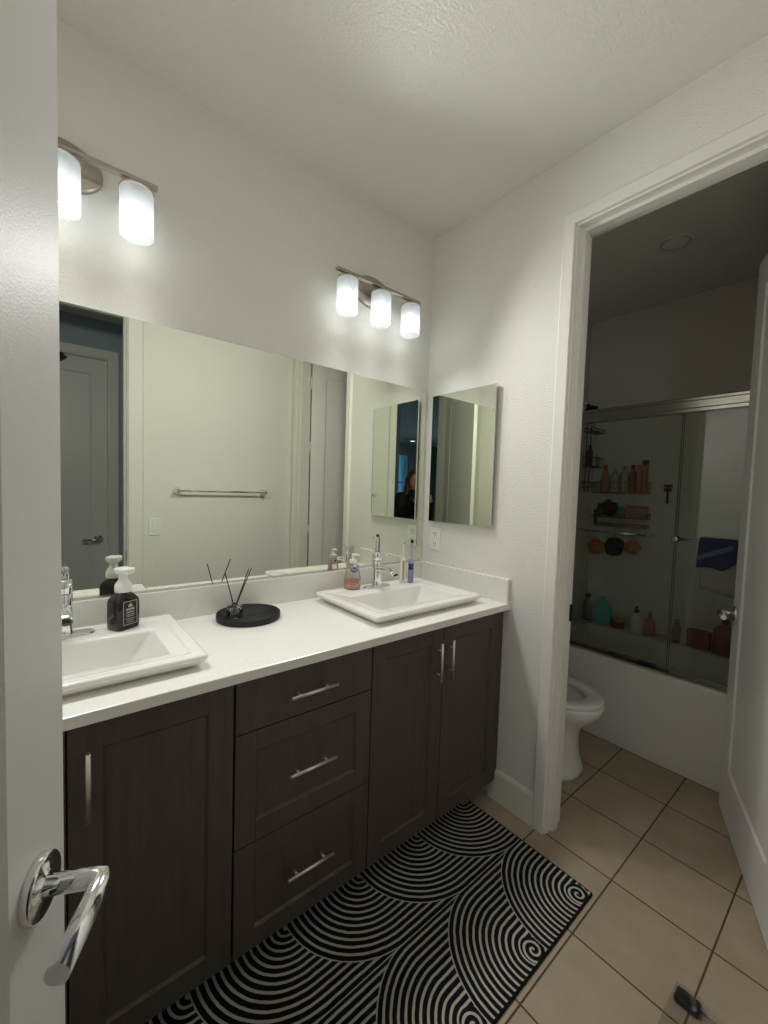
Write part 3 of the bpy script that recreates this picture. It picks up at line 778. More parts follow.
# vanity light fixtures
def fixture(x, label):
    t = thing('vanity_light', label, 'light fixture', (x, 0, 2.30))
    bm = B(); loft(bm, [circ(0, 0, z, a, b_, 40) for z, a, b_ in ((0.0004, 0.105, 0.070), (0.014, 0.105, 0.070), (0.019, 0.100, 0.065), (0.020, 0.03, 0.02))])
    xf(bm, Matrix.Translation((0, 0, 0.035)) @ Matrix.Rotation(PI / 2, 4, 'X')); obj('backplate', bm, 'brushed_nickel', t)
    bm = B(); tube(bm, [(0, -0.0195, 0.036), (0, -0.045, 0.036), (0, -0.0695, 0.036)], 0.008, 12); obj('arm', bm, 'brushed_nickel', t)
    bm = B()
    loft(bm, [[(0.242 * (1 if abs(c) < 1 else 1) * xx, -0.080 + yy, zz) for yy, zz in ((-0.011, 0.030), (0.011, 0.030), (0.011, 0.043), (-0.011, 0.043))] for xx, c in ((-1, 0), (1, 0))], smooth=False)
    obj('crossbar', bm, 'brushed_nickel', t, bevel=0.003)
    for k in (-1, 0, 1):
        sx = k * 0.185
        bm = B(); lathe(bm, [(0.010, 0.0295), (0.010, 0.022), (0.030, 0.018), (0.045, 0.012), (0.0475, 0.006), (0.0465, 0.0052), (0.030, 0.0095), (0.012, 0.0105)], 28, (sx, -0.080)); 
        ho = obj('shade_holder', bm, 'brushed_nickel', t)
        bm = B(); loft(bm, [circ(sx, -0.080, z, r, n=36) for r, z in ((0.030, 0.0085), (0.0445, 0.0045), (0.046, -0.002), (0.046, -0.128), (0.045, -0.132))], False, False)
        sh = obj('shade', bm, 'frosted_shade', t)
        sh['label'] = 'frosted white glass shade'
        bm = B(); lathe(bm, [(0.012, 0.008), (0.013, -0.028), (0.016, -0.034)], 16, (sx, -0.080)); so = obj('socket', bm, 'white_plastic', sh)
        bm = B(); lathe(bm, [(0.012, -0.0345), (0.020, -0.050), (0.0285, -0.068), (0.030, -0.082), (0.0265, -0.097), (0.016, -0.108), (0.0, -0.112)], 20, (sx, -0.080))
        bu = obj('bulb', bm, 'bulb_glow', sh); bu['label'] = 'glowing white bulb'
    for k in (-1, 0, 1):          # the light each shade sends down through its open end and out through its front
        for nm, pw, dy, dz, ax, sz in (('down_light', DOWN_POWER, -0.085, -0.138, -0.40, 112), ('shade_light', OUT_POWER, -0.145, -0.075, -1.18, 164)):
            if nm == 'shade_light' and k: continue          # one outward light per fixture
            sl = bpy.data.lights.new(nm, 'SPOT'); sl.energy = pw; sl.color = (1.0, 0.995, 0.985)
            sl.spot_size = math.radians(sz); sl.spot_blend = 1.0; sl.shadow_soft_size = 0.045; sl.cycles.use_multiple_importance_sampling = False
            lo = bpy.data.objects.new(nm, sl); COL.objects.link(lo); lo.parent = t; lo.location = (k * 0.185, dy, dz); lo.rotation_euler = (ax, 0, -0.38 if nm == 'shade_light' and x > -1 else 0)
        pl = bpy.data.lights.new('halo_light', 'POINT'); pl.energy = HALO_POWER; pl.color = (0.98, 0.995, 1.0); pl.shadow_soft_size = 0.03; pl.cycles.use_multiple_importance_sampling = False
        lo = bpy.data.objects.new('halo_light', pl); COL.objects.link(lo); lo.parent = t; lo.location = (k * 0.185, -0.083, -0.150)
    return t
fixture(-0.405, 'three-shade brushed nickel vanity light above the sink nearest the corner')
fixture(-1.560, 'three-shade brushed nickel vanity light cut off by the open entry door')

# ------------------------------------------------------------------ on the counter
def foam_bottle():
    t = thing('soap_bottle', 'dark brown foaming soap bottle with white pump on the sink near the entry door', 'soap bottle', (-1.417, -0.125, CT + 0.0353), 0.48)
    bm = B(); R = []
    for z, h, rad in ((0.0002, 0.031, 0.008), (0.003, 0.034, 0.010), (0.010, 0.036, 0.012), (0.080, 0.036, 0.012), (0.092, 0.0345, 0.014), (0.102, 0.029, 0.018), (0.108, 0.022, 0.020), (0.111, 0.020, 0.020), (0.117, 0.020, 0.020)):
        R.append(rrect(0, 0, z, h, h * 0.86, rad, 5))
    loft(bm, R); body = obj('bottle', bm, 'black_gloss', t)
    bm = B(); lathe(bm, [(0.0225, 0.113), (0.0235, 0.116), (0.0235, 0.133), (0.022, 0.136), (0.017, 0.146), (0.0135, 0.150), (0.0125, 0.162), (0.0135, 0.168)], 28)
    cp = obj('pump_collar', bm, 'white_plastic', t)
    bm = B(); loft(bm, [rrect(0, -0.004, 0.1685, 0.017, 0.021, 0.012, 5), rrect(0, -0.005, 0.174, 0.0205, 0.026, 0.014, 5), rrect(0, -0.006, 0.184, 0.021, 0.028, 0.014, 5), rrect(0, -0.006, 0.187, 0.019, 0.026, 0.012, 5)])
    obj('pump_head', bm, 'white_plastic', t)
    bm = B(); box(bm, -0.022, -0.0316, 0.016, 0.022, -0.0309, 0.088); lb = obj('front_label', bm, 'label_black', t)
    lb['label'] = 'black label with thin frame and pale print'
    bm = B(); y = -0.0320
    for a, b_, c, d in ((-0.022, 0.016, -0.0205, 0.088), (0.0205, 0.016, 0.022, 0.088), (-0.022, 0.0865, 0.022, 0.088), (-0.022, 0.016, 0.022, 0.0175)): box(bm, a, y, b_, c, y + 0.0006, d)
    obj('label_frame', bm, 'label_line', lb)
    bm = B()
    prism(bm, [(-0.008, 0.070), (0.009, 0.070), (0.004, 0.077), (0.001, 0.083), (-0.004, 0.076)], 'y', y, y + 0.0006)
    for z, w, h in ((0.060, 0.013, 0.006), (0.052, 0.012, 0.004), (0.0455, 0.014, 0.002), (0.0405, 0.012, 0.002), (0.0335, 0.014, 0.0016), (0.028, 0.010, 0.0016), (0.0225, 0.012, 0.0016)):
        x = -w
        rnd = random.Random(int(z * 1e5))
        while x < w:
            l = rnd.uniform(0.002, 0.005); box(bm, x, y, z, min(x + l, w), y + 0.0006, z + h); x += l + 0.001
    obj('label_print', bm, 'label_line', lb)
foam_bottle()

def pink_bottle():
    t = thing('hand_soap_bottle', 'clear pump bottle of pink liquid soap with blue oval logo beside the faucet', 'soap bottle', (-0.527, -0.088, CT + 0.0353), -0.55)
    prof = [(0.0005, 0.034, 0.021), (0.004, 0.037, 0.024), (0.030, 0.0375, 0.0245), (0.055, 0.036, 0.023), (0.080, 0.031, 0.020), (0.098, 0.027, 0.018), (0.108, 0.024, 0.017), (0.115, 0.016, 0.014), (0.119, 0.013, 0.013)]
    bm = B(); loft(bm, [circ(0, 0, z, a, b_, 28, 2.6) for z, a, b_ in prof]); obj('bottle', bm, 'bottle_film', t)
    bm = B(); loft(bm, [circ(0, 0, z, a - 0.0018, b_ - 0.0018, 28, 2.6) for z, a, b_ in [(0.0025, 0.034, 0.021), (0.006, 0.0365, 0.0235), (0.030, 0.0375, 0.0245), (0.046, 0.0366, 0.0236)]]); obj('liquid_soap', bm, 'pink_liquid', t)
    bm = B(); lathe(bm, [(0.0165, 0.117), (0.0165, 0.133), (0.015, 0.135), (0.006, 0.136), (0.006, 0.150)], 22); pc = obj('pump_collar', bm, 'white_plastic', t)
    bm = B(); loft(bm, [circ(0.004, 0, 0.150, 0.010, 0.009), circ(0.005, 0, 0.155, 0.012, 0.010), circ(0.006, 0, 0.160, 0.011, 0.009)])
    tube(bm, [(0.006, 0, 0.156), (0.022, 0, 0.155), (0.030, 0, 0.150)], [0.006, 0.005, 0.0045], 10); obj('pump_head', bm, 'white_plastic', t)
    bm = B(); M0 = Matrix.Translation((0.004, -0.0202, 0.090)) @ Matrix.Rotation(PI / 2 - 0.10, 4, 'X')
    loft(bm, [circ(0, 0, 0.0, 0.017, 0.0125), circ(0, 0, 0.0012, 0.017, 0.0125)]); xf(bm, M0); lg = obj('logo', bm, 'logo_blue', t); lg['label'] = 'dark blue oval logo with white word'
    bm = B(); loft(bm, [circ(0, 0, -0.0003, 0.019, 0.0148), circ(0, 0, 0.0006, 0.019, 0.0148)]); xf(bm, M0); obj('logo_border', bm, 'white_plastic', t)
    text('logo_word', 'Dial', 0.0145, 'white_plastic', lg, (0.004, -0.0219, 0.0905), (PI / 2 - 0.10, 0, 0))
    bm = B(); rnd = random.Random(4)
    for x, z in ((-0.006, 0.048), (0.012, 0.046), (-0.002, 0.036), (0.018, 0.034), (0.006, 0.027), (-0.018, 0.040), (0.022, 0.043)):
        M0 = Matrix.Translation((x, -0.0246 + 0.10 * x * x * 30, z)) @ Matrix.Rotation(PI / 2, 4, 'X')
        b2 = B(); n = 5
        ring = [(0.0042 * (1 if k % 2 else 0.5) * math.cos(PI * k / n), 0.0042 * (1 if k % 2 else 0.5) * math.sin(PI * k / n), 0) for k in range(2 * n)]
        loft(b2, [ring, [(a, b_, 0.0006) for a, b_, c in ring]], smooth=False); xf(b2, M0)
        me = bpy.data.meshes.new('tmp'); b2.to_mesh(me); b2.free(); bm.from_mesh(me); bpy.data.meshes.remove(me)
    obj('flower_print', bm, 'flower_red', t)
pink_bottle()

def brush(name, label, loc, body, prof, neck, grip, head_tilt, heads, rotz):
    t = thing(name, label, 'toothbrush', loc, rotz)
    bm = B(); lathe(bm, prof, 20); obj('handle', bm, body, t)
    bm = B(); tube(bm, neck[0], neck[1], 12); obj('brush_neck', bm, neck[2], t)
    zt = neck[0][-1][2]
    bm = B(); lathe(bm, [(0.0075, 0), (0.0088, 0.002), (0.0088, 0.006), (0.0075, 0.007)], 16)
    xf(bm, Matrix.Translation((neck[0][-1][0], neck[0][-1][1] - 0.002, zt)) @ Matrix.Rotation(PI / 2, 4, 'X')); hd = obj('brush_head', bm, heads[0], t)
    bm = B()
    for a in range(12):
        q = 2 * PI * a / 12; rod(bm, (neck[0][-1][0] + 0.0045 * math.cos(q), neck[0][-1][1] - 0.009, zt + 0.0045 * math.sin(q)), (neck[0][-1][0] + 0.0047 * math.cos(q), neck[0][-1][1] - 0.018, zt + 0.0047 * math.sin(q)), 0.0013, 5)
    obj('bristles', bm, heads[1], hd)
    return t
t1 = brush('electric_toothbrush', 'white and gold electric toothbrush nearest the faucet', (-0.246, -0.115, CT + 0.0353), 'white_plastic',
           [(0.0150, 0.0002), (0.0155, 0.004), (0.0150, 0.03), (0.0140, 0.07), (0.0125, 0.10), (0.0095, 0.118), (0.0060, 0.124)],
           ([(0, 0, 0.123), (0, 0, 0.15), (0, 0.001, 0.18), (0, 0, 0.200)], [0.0055, 0.0042, 0.0036, 0.0042], 'white_plastic'), None, 0, ('white_plastic', 'teal_bristle'), -0.5)
bm = B(); loft(bm, [[(0.0045 * s, -0.0152 + 0.0002 * z * 100 * 0.12, z) for s in (-1, 1)] + [(0.0045 * s, -0.0122 + 0.0002 * z * 100 * 0.12, z) for s in (1, -1)] for z in (0.016, 0.045, 0.075, 0.100, 0.112)], smooth=False)
o = obj('grip_strip', bm, 'gold_metal', t1); o['label'] = 'gold strip down the handle'
t2 = brush('electric_toothbrush', 'lavender and navy electric toothbrush nearest the side splash', (-0.209, -0.134, CT + 0.0353), 'violet_print',
           [(0.0135, 0.0002), (0.0145, 0.004), (0.0145, 0.03), (0.0140, 0.062), (0.0142, 0.066)],
           ([(0, 0, 0.096), (0, 0, 0.112), (0, 0, 0.122), (0, 0.001, 0.18), (0, 0, 0.205)], [0.0145, 0.0125, 0.0065, 0.0036, 0.0040], 'lavender'), None, 0, ('navy_grip', 'navy_grip'), -0.5)
bm = B(); lathe(bm, [(0.0144, 0.0662), (0.0125, 0.076), (0.0128, 0.086), (0.0144, 0.0955)], 20); o = obj('grip', bm, 'navy_grip', t2); o['label'] = 'navy rubber grip'

t = thing('round_tray', 'round black tray on the countertop between the two sinks', 'tray', (-1.024, -0.1345, CT))
bm = B(); lathe(bm, [(0.107, 0.0003), (0.1125, 0.002), (0.113, 0.021), (0.1115, 0.0225), (0.109, 0.021), (0.1085, 0.0055), (0.0, 0.0052)], 56); obj('tray_body', bm, 'black_tray', t)
t = thing('reed_diffuser', 'small clear glass reed diffuser standing on the round black tray', 'diffuser', (-1.068, -0.112, CT + 0.0056))
bm = B(); loft(bm, [circ(0, 0, z, r, n=24, p=3) for r, z in ((0.024, 0.0003), (0.0265, 0.003), (0.0265, 0.036), (0.024, 0.040), (0.010, 0.042), (0.009, 0.052), (0.0105, 0.054), (0.008, 0.054), (0.0075, 0.042), (0.022, 0.038), (0.0235, 0.036), (0.0235, 0.006))], True, True); obj('glass_bottle', bm, 'tumbler_glass', t)
bm = B(); loft(bm, [circ(0, 0, z, 0.0228, n=24, p=3) for z in (0.0065, 0.014)]); obj('oil', bm, 'pane_glass', t)
for dx, dy, dz in ((0.058, -0.006, 0.176), (0.052, 0.004, 0.172), (-0.036, 0.0, 0.165)):
    bm = B(); k = 0.05 / dz
    rod(bm, (-dx * 0.12, -dy * 0.1, 0.012), (dx, dy, dz), 0.0019, 6); obj('reed', bm, 'reed', t)

# ------------------------------------------------------------------ floor objects
t = tag(obj('rug', (lambda b: (loft(b, [rrect(-0.872, -0.742, z, 0.76 - d, 0.284 - d, 0.004, 2) for z, d in ((0.0003, 0), (0.007, 0), (0.009, 0.002))], smooth=False), b)[1])(B()), 'rug_pile'),
        'black and cream runner rug with concentric arch stripes in front of the cabinets', 'rug')
# glass bathroom scale
t = thing('bathroom_scale', 'clear glass bathroom scale with black corner foot on the tiles', 'scale', (-0.205, -1.300, 0))
bm = B(); loft(bm, [rrect(-0.14, -0.14, z, 0.14, 0.14, 0.010, 6) for z in (0.021, 0.028)], smooth=False); obj('glass_plate', bm, 'scale_glass', t)
for fx, fy in ((-0.022, -0.034), (-0.258, -0.034), (-0.022, -0.246), (-0.258, -0.246)):
    bm = B(); loft(bm, [rrect(fx, fy, z, 0.0195 - d, 0.029 - d, 0.006, 4) for z, d in ((0.0003, 0.003), (0.004, 0.0), (0.016, 0.0), (0.0205, 0.002))]); obj('foot', bm, 'black_plastic', t)
for fx in (-0.022, -0.258):
    bm = B(); rod(bm, (fx, -0.063, 0.012), (fx, -0.217, 0.012), 0.0028, 8); obj('wire_sleeve', bm, 'chrome', t)

# ------------------------------------------------------------------ toilet
def toilet():
    t = thing('toilet', 'white two-piece toilet with the lid raised beside the bathtub', 'toilet', (0.462, -0.09, 0))
    bm = B()      # pedestal and bowl: rings from floor to rim; y is negative away from the wall
    R = []
    for z, cy, hx, hy, p in ((0.0005, -0.36, 0.158, 0.256, 2.6), (0.022, -0.36, 0.158, 0.256, 2.6), (0.05, -0.36, 0.150, 0.248, 2.6), (0.085, -0.36, 0.138, 0.238, 2.5), (0.14, -0.36, 0.132, 0.233, 2.5), (0.21, -0.365, 0.130, 0.232, 2.4),
                             (0.265, -0.38, 0.132, 0.240, 2.3), (0.31, -0.41, 0.145, 0.262, 2.2), (0.345, -0.43, 0.170, 0.268, 2.15), (0.375, -0.435, 0.180, 0.273, 2.1), (0.388, -0.435, 0.180, 0.273, 2.1),
                             (0.392, -0.435, 0.174, 0.267, 2.1), (0.392, -0.44, 0.135, 0.225, 2.1), (0.385, -0.44, 0.128, 0.218, 2.1), (0.33, -0.43, 0.108, 0.185, 2.0), (0.22, -0.41, 0.075, 0.12, 2.0), (0.12, -0.40, 0.05, 0.08, 2.0), (0.10, -0.40, 0.03, 0.05, 2.0)):
        R.append(circ(0, cy, z, hx, hy, 36, p))
    loft(bm, R); box(bm, -0.16, -0.24, 0.25, 0.16, -0.02, 0.385, bev=0.02)
    obj('bowl', bm, 'porcelain', t)
    bm = B()
    loft(bm, [circ(0, -0.425, z, hx, hy, 36, 2.1) for z, hx, hy in ((0.394, 0.182, 0.275), (0.400, 0.186, 0.277), (0.410, 0.186, 0.277), (0.416, 0.178, 0.272), (0.416, 0.130, 0.205), (0.410, 0.122, 0.197), (0.394, 0.122, 0.197))] , False, False)
    obj('seat', bm, 'white_plastic', t)
    bm = B()
    loft(bm, [circ(0, 0, z, 0.183, 0.225, 32, 2.3) for z in (0, 0.014)]); xf(bm, Matrix.Translation((0, -0.235, 0.635)) @ Matrix.Rotation(PI / 2 - 0.12, 4, 'X')); obj('lid', bm, 'white_plastic', t)
    bm = B(); loft(bm, [rrect(0, -0.108, z, hx, hy, 0.03, 5) for z, hx, hy in ((0.387, 0.19, 0.082), (0.41, 0.20, 0.088), (0.70, 0.215, 0.095))]); tk = obj('tank', bm, 'porcelain', t)
    bm = B(); loft(bm, [rrect(0, -0.108, z, hx, hy, 0.03, 5) for z, hx, hy in ((0.7005, 0.222, 0.102), (0.73, 0.224, 0.104), (0.738, 0.216, 0.096))]); obj('tank_lid', bm, 'porcelain', t)
    bm = B(); rod(bm, (-0.15, -0.200, 0.64), (-0.15, -0.222, 0.64), 0.012); rod(bm, (-0.15, -0.218, 0.64), (-0.08, -0.222, 0.632), 0.006); obj('flush_lever', bm, 'chrome', tk)
toilet()

# ------------------------------------------------------------------ bathtub and shower
TF = 0.905; TZ = 0.480
t = thing('bathtub', 'white bathtub with flat apron behind the sliding glass doors', 'bathtub', (0, 0, 0))
bm = B()
cx, cy = (TF + 1.655) / 2, -0.925; hx, hy = (1.655 - TF) / 2, 0.758
R = [rrect(cx, cy, 0.0005, hx, hy, 0.012), rrect(cx, cy, 0.470, hx, hy, 0.012), rrect(cx, cy, 0.478, hx - 0.003, hy - 0.003, 0.012), rrect(cx, cy, TZ, hx - 0.008, hy - 0.008, 0.012)]
icx = (TF + 0.115 + 1.50) / 2; ihx = (1.50 - TF - 0.115) / 2
R += [rrect(icx, cy, TZ, ihx, 0.68, 0.06), rrect(icx, cy, 0.472, ihx - 0.008, 0.672, 0.06), rrect(icx, cy, 0.30, ihx - 0.03, 0.63, 0.08), rrect(icx, cy, 0.15, ihx - 0.06, 0.58, 0.10), rrect(icx, cy, 0.12, ihx - 0.10, 0.52, 0.10)]
loft(bm, R, True, True, smooth=False); obj('tub_shell', bm, 'acrylic_white', t)
bm = B(); lathe(bm, [(0.03, 0.1205), (0.03, 0.123), (0.0, 0.124)], 20, (icx, -0.55)); obj('drain', bm, 'chrome', t)
# surround panels
bm = B(); box(bm, 1.645, -1.68, TZ + 0.001, 1.6595, -0.165, 1.99); box(bm, TF + 0.03, -0.165, TZ + 0.001, 1.6595, -0.0905, 1.99); box(bm, TF + 0.03, -1.6995, TZ + 0.001, 1.645, -1.68, 1.99)
tag(obj('shower_surround', bm, 'acrylic_white', bevel=0.006), 'plain off-white shower wall panels around the bathtub', 'shower surround')
# header and track
HX = 0.955
t = thing('shower_door_frame', 'metal shower header rail and bottom track on the bathtub rim', 'shower frame', (0, 0, 0))
bm = B(); prism(bm, [(HX - 0.030, 1.857), (HX - 0.030, 1.872), (HX - 0.034, 1.876), (HX - 0.034, 1.908), (HX - 0.028, 1.914), (HX - 0.028, 1.925), (HX - 0.020, 1.932), (HX + 0.030, 1.932), (HX + 0.030, 1.857)], 'y', -1.679, -0.166)
obj('header_rail', bm, 'rail_aluminium', t)
bm = B(); prism(bm, [(HX - 0.026, TZ + 0.0003), (HX - 0.026, TZ + 0.012), (HX - 0.020, TZ + 0.014), (HX + 0.030, TZ + 0.024), (HX + 0.034, TZ + 0.024), (HX + 0.034, TZ + 0.0003)], 'y', -1.679, -0.166)
tr = obj('bottom_track', bm, 'rail_aluminium', t)
bm = B(); box(bm, HX - 0.016, -0.86, TZ + 0.0185, HX + 0.012, -0.775, TZ + 0.030); o = obj('track_guide', bm, 'black_plastic', tr); o['label'] = 'black guide block on the track'
for y0, y1 in ((-0.166, -0.196), (-1.679, -1.65)):
    bm = B(); box(bm, HX - 0.026, y0, TZ + 0.0245, HX + 0.030, y1, 1.8565); obj('wall_jamb', bm, 'rail_aluminium', t)
def glass_door(label, X, y0, y1, bary0, bary1, bx, bz):
    t = thing('sliding_glass_door', label, 'shower door', (0, 0, 0))
    bm = B(); box(bm, X - 0.003, y0, TZ + 0.030, X + 0.003, y1, 1.8565); obj('glass_panel', bm, 'shower_glass', t)
    bm = B(); ye = y0 if X > 0.96 else y1
    box(bm, X - 0.0031, ye - 0.0008, TZ + 0.030, X + 0.0031, ye + 0.0008, 1.8565); obj('glass_edge', bm, 'edge_glass', t)
    bm = B(); rod(bm, (bx, bary0, bz), (bx, bary1, bz), 0.007, 12); tb = obj('towel_rail', bm, 'chrome', t)
    s = 1 if bx > X else -1
    for y in (bary0, bary1):
        bm = B(); lathe(bm, [(0.016, 0.0002), (0.016, 0.006), (0.010, 0.010), (0.010, abs(bx - X) - 0.006), (0.014, abs(bx - X)), (0.014, abs(bx - X) + 0.010), (0.008, abs(bx - X) + 0.013)], 18)
        xf(bm, Matrix.Translation((X + s * 0.0032, y, bz)) @ Matrix.Rotation(s * PI / 2, 4, 'Y')); obj('rail_post', bm, 'chrome', tb)
    return t
glass_door('inner sliding glass shower door on the toilet side', 0.972, -0.914, -0.200, -0.785, -0.285, 1.015, 1.203)
glass_door('outer sliding glass shower door with the blue towel on its rail', 0.943, -1.645, -0.912, -1.59, -0.925, 0.905, 1.207)

# towels on the outer rail
def towel(name, label, y0, y1, zt, zf, zb, m, off, slant=0.0, stripe=None, wave=0.004, seed=1):
    rnd = random.Random(seed); X, Z, r = 0.905, 1.207, 0.0085 + off
    prof = []
    for k in range(9): prof.append((-r - 0.002 * (8 - k) / 8, zf + (Z - zf) * k / 8, k / 8 - 1))
    for k in range(1, 8): a = PI - PI * k / 8; prof.append((r * math.cos(a), Z + r * math.sin(a), 0))
    for k in range(9): prof.append((r, Z - (Z - zb) * k / 8, -k / 8))
    n = 18; bm = B(); g = []
    for i in range(n + 1):
        f = i / n; y = y0 + (y1 - y0) * f; row = []
        for dx, z, w in prof:
            h = (Z - z) / max(Z - zf, 1e-6)
            zz = z + (slant * (f - 0.5) * max(0, h)) + (0.010 * math.sin(5 * f + seed) * max(0, h)) + (0.066 * max(0, 0.35 - f) / 0.35 * max(0, h) if seed == 5 else 0)
            yy = y + slant * 0.25 * max(0, h)
            row.append(bm.verts.new((X + dx + (-1 if dx < 0 else 1) * wave * abs(math.sin(9 * f + seed)) * min(1, max(0, h * 3)), yy, zz)))
        g.append(row)
    for a, b_ in zip(g, g[1:]):
        for k in range(len(prof) - 1):
            f = bm.faces.new((a[k], a[k + 1], b_[k + 1], b_[k])); f.smooth = True
    o = obj(name, bm, m)
    md = o.modifiers.new('thick', 'SOLIDIFY'); md.thickness = 0.004; md.offset = 1
    tag(o, label, 'towel')
    return o
towel('hand_towel', 'grey towel hanging lowest beneath the blue towel on the shower rail', -1.33, -1.045, 0, 0.965, 1.02, 'grey_towel', 0.002, 0.02, seed=2)
bt = towel('hand_towel', 'navy blue towel with paler band folded over the shower rail', -1.185, -1.030, 0, 1.075, 1.12, 'blue_towel', 0.0095, 0.02, wave=0.007, seed=5)
bm = B(); g = []
for i in range(13):
    f = i / 12; y = -1.165 + 0.132 * f
    g.append([bm.verts.new((0.905 - 0.0285 - 0.004 * abs(math.sin(8 * f)), y + 0.004 * k, 1.205 - 0.062 * f - 0.026 * k)) for k in range(2)])
for a, b_ in zip(g, g[1:]): bm.faces.new((a[0], a[1], b_[1], b_[0]))
o = obj('towel_band', bm, 'blue_stripe', bt); md = o.modifiers.new('thick', 'SOLIDIFY'); md.thickness = 0.004; md.offset = 0
o['label'] = 'paler blue band'

# shower head and caddy on the toilet-side wall of the tub
t = thing('overhead_shower', 'dark shower head on its arm above the shower header rail', 'shower head', (1.30, -0.165, 2.06))
bm = B(); lathe(bm, [(0.03, 0.0003), (0.03, 0.006), (0.012, 0.012)], 20); xf(bm, Matrix.Translation((0, 0.0745, 0)) @ Matrix.Rotation(PI / 2, 4, 'X')); obj('flange', bm, 'chrome', t)
bm = B(); tube(bm, [(0, 0.068, 0), (0, 0.0, 0.01), (0, -0.06, 0.005), (0, -0.095, -0.02)], 0.010, 12); obj('shower_arm', bm, 'chrome', t)
bm = B(); lathe(bm, [(0.012, 0.0), (0.018, 0.02), (0.045, 0.045), (0.050, 0.055), (0.046, 0.060), (0.0, 0.061)], 24); xf(bm, Matrix.Translation((0, -0.09, -0.012)) @ Matrix.Rotation(PI - 0.5, 4, 'X')); obj('spray_head', bm, 'dark_metal', t)

def wire_basket(bm, x0, x1, y0, y1, z0, z1, r=0.003, nx=3, ny=9):
    for z in (z0, z1): tube(bm, [(x0, y0, z), (x1, y0, z), (x1, y1, z), (x0, y1, z)], r, 8, closed=True)
    for k in range(ny + 1):
        y = y0 + (y1 - y0) * k / ny
        tube(bm, [(x0, y, z1), (x0, y, z0), (x1, y, z0), (x1, y, z1)], r * 0.55, 6)
    for k in range(1, nx):
        x = x0 + (x1 - x0) * k / nx
        tube(bm, [(x, y0, z1), (x, y0, z0), (x, y1, z0), (x, y1, z1)], r * 0.55, 6)
t = thing('shower_caddy', 'dark hanging wire caddy in the corner of the shower wall', 'shower caddy', (0, 0, 0))
for z0, z1 in ((1.884, 1.908), (1.632, 1.698), (1.48, 1.52)):
    bm = B(); wire_basket(bm, 1.44, 1.625 if z0 > 1.6 else 1.53, -0.240 if z0 > 1.6 else -0.225, -0.178, z0, z1, 0.0032, 4, 3); obj('basket', bm, 'dark_metal', t)
bm = B(); 
for x in (1.50, 1.565): rod(bm, (x, -0.1705, 1.45), (x, -0.1705, 1.95), 0.0035, 8)
obj('upright', bm, 'dark_metal', t)

# bottles: generic builder
def bottle(name, label, cat, loc, prof, m, cap=None, capm='black_plastic', group=None, sq=2.0, sy=1.0, rotz=0.0, pump=False):
    t = thing(name, label, cat, loc, rotz, group)
    bm = B(); loft(bm, [circ(0, 0, z, r, r * sy, 22, sq) for r, z in prof]); obj('bottle', bm, m, t)
    if cap:
        bm = B(); lathe(bm, cap, 18); obj('cap', bm, capm, t)
        if pump:
            z = cap[-1][1]; bm = B(); tube(bm, [(0, 0, z - 0.002), (0, 0, z + 0.012)], 0.004, 8); tube(bm, [(0.006, 0, z + 0.016), (-0.012, 0, z + 0.016), (-0.032, 0, z + 0.012)], [0.007, 0.007, 0.004], 8); obj('pump_spout', bm, capm, t)
    return t
def std(r, h, neck=0.011, sh=0.85):
    return [(r * 0.92, 0.0003), (r, 0.005), (r, h * sh * 0.92), (r * 0.86, h * sh), (neck * 1.2, h * 0.95), (neck, h * 0.97), (neck, h)]
def capn(r, z0, h): return [(r, z0), (r, z0 + h * 0.9), (r * 0.85, z0 + h)]
# in the caddy
bottle('caddy_bottle', 'small reddish bottle in the hanging wire caddy by the corner', 'bottle', (1.575, -0.209, 1.638), std(0.022, 0.075), 'rose_bottle', capn(0.012, 0.076, 0.018), 'pale_bottle')
bottle('caddy_bottle', 'slim white bottle in the hanging wire caddy', 'bottle', (1.525, -0.209, 1.638), std(0.019, 0.125), 'white_plastic', capn(0.010, 0.126, 0.016), 'white_plastic')
bottle('caddy_bottle', 'black bottle in the hanging wire caddy beside the white one', 'bottle', (1.475, -0.209, 1.638), std(0.022, 0.13), 'black_plastic', capn(0.012, 0.131, 0.02), 'black_plastic')

# black hand shower on the toilet-side wall, seen past the door jamb
t = thing('hand_shower', 'black hand shower hanging on the shower wall beside the door casing', 'hand shower', (1.44, -0.215, 1.33))
bm = B(); lathe(bm, [(0.020, 0.0), (0.044, 0.012), (0.047, 0.024), (0.040, 0.032), (0.016, 0.036)], 24); xf(bm, Matrix.Translation((0.06, -0.065, -0.005)) @ Matrix.Rotation(0.8, 4, 'Y') @ Matrix.Rotation(PI / 2, 4, 'X')); obj('spray_face', bm, 'black_plastic', t)
bm = B(); tube(bm, [(0.06, -0.05, -0.01), (0.075, -0.045, -0.06), (0.095, -0.035, -0.125)], [0.016, 0.012, 0.009], 12); obj('grip', bm, 'black_plastic', t)
bm = B(); tube(bm, [(0.075, 0.038, -0.03), (0.085, -0.045, -0.045)], 0.012, 10); obj('wall_holder', bm, 'chrome', t)

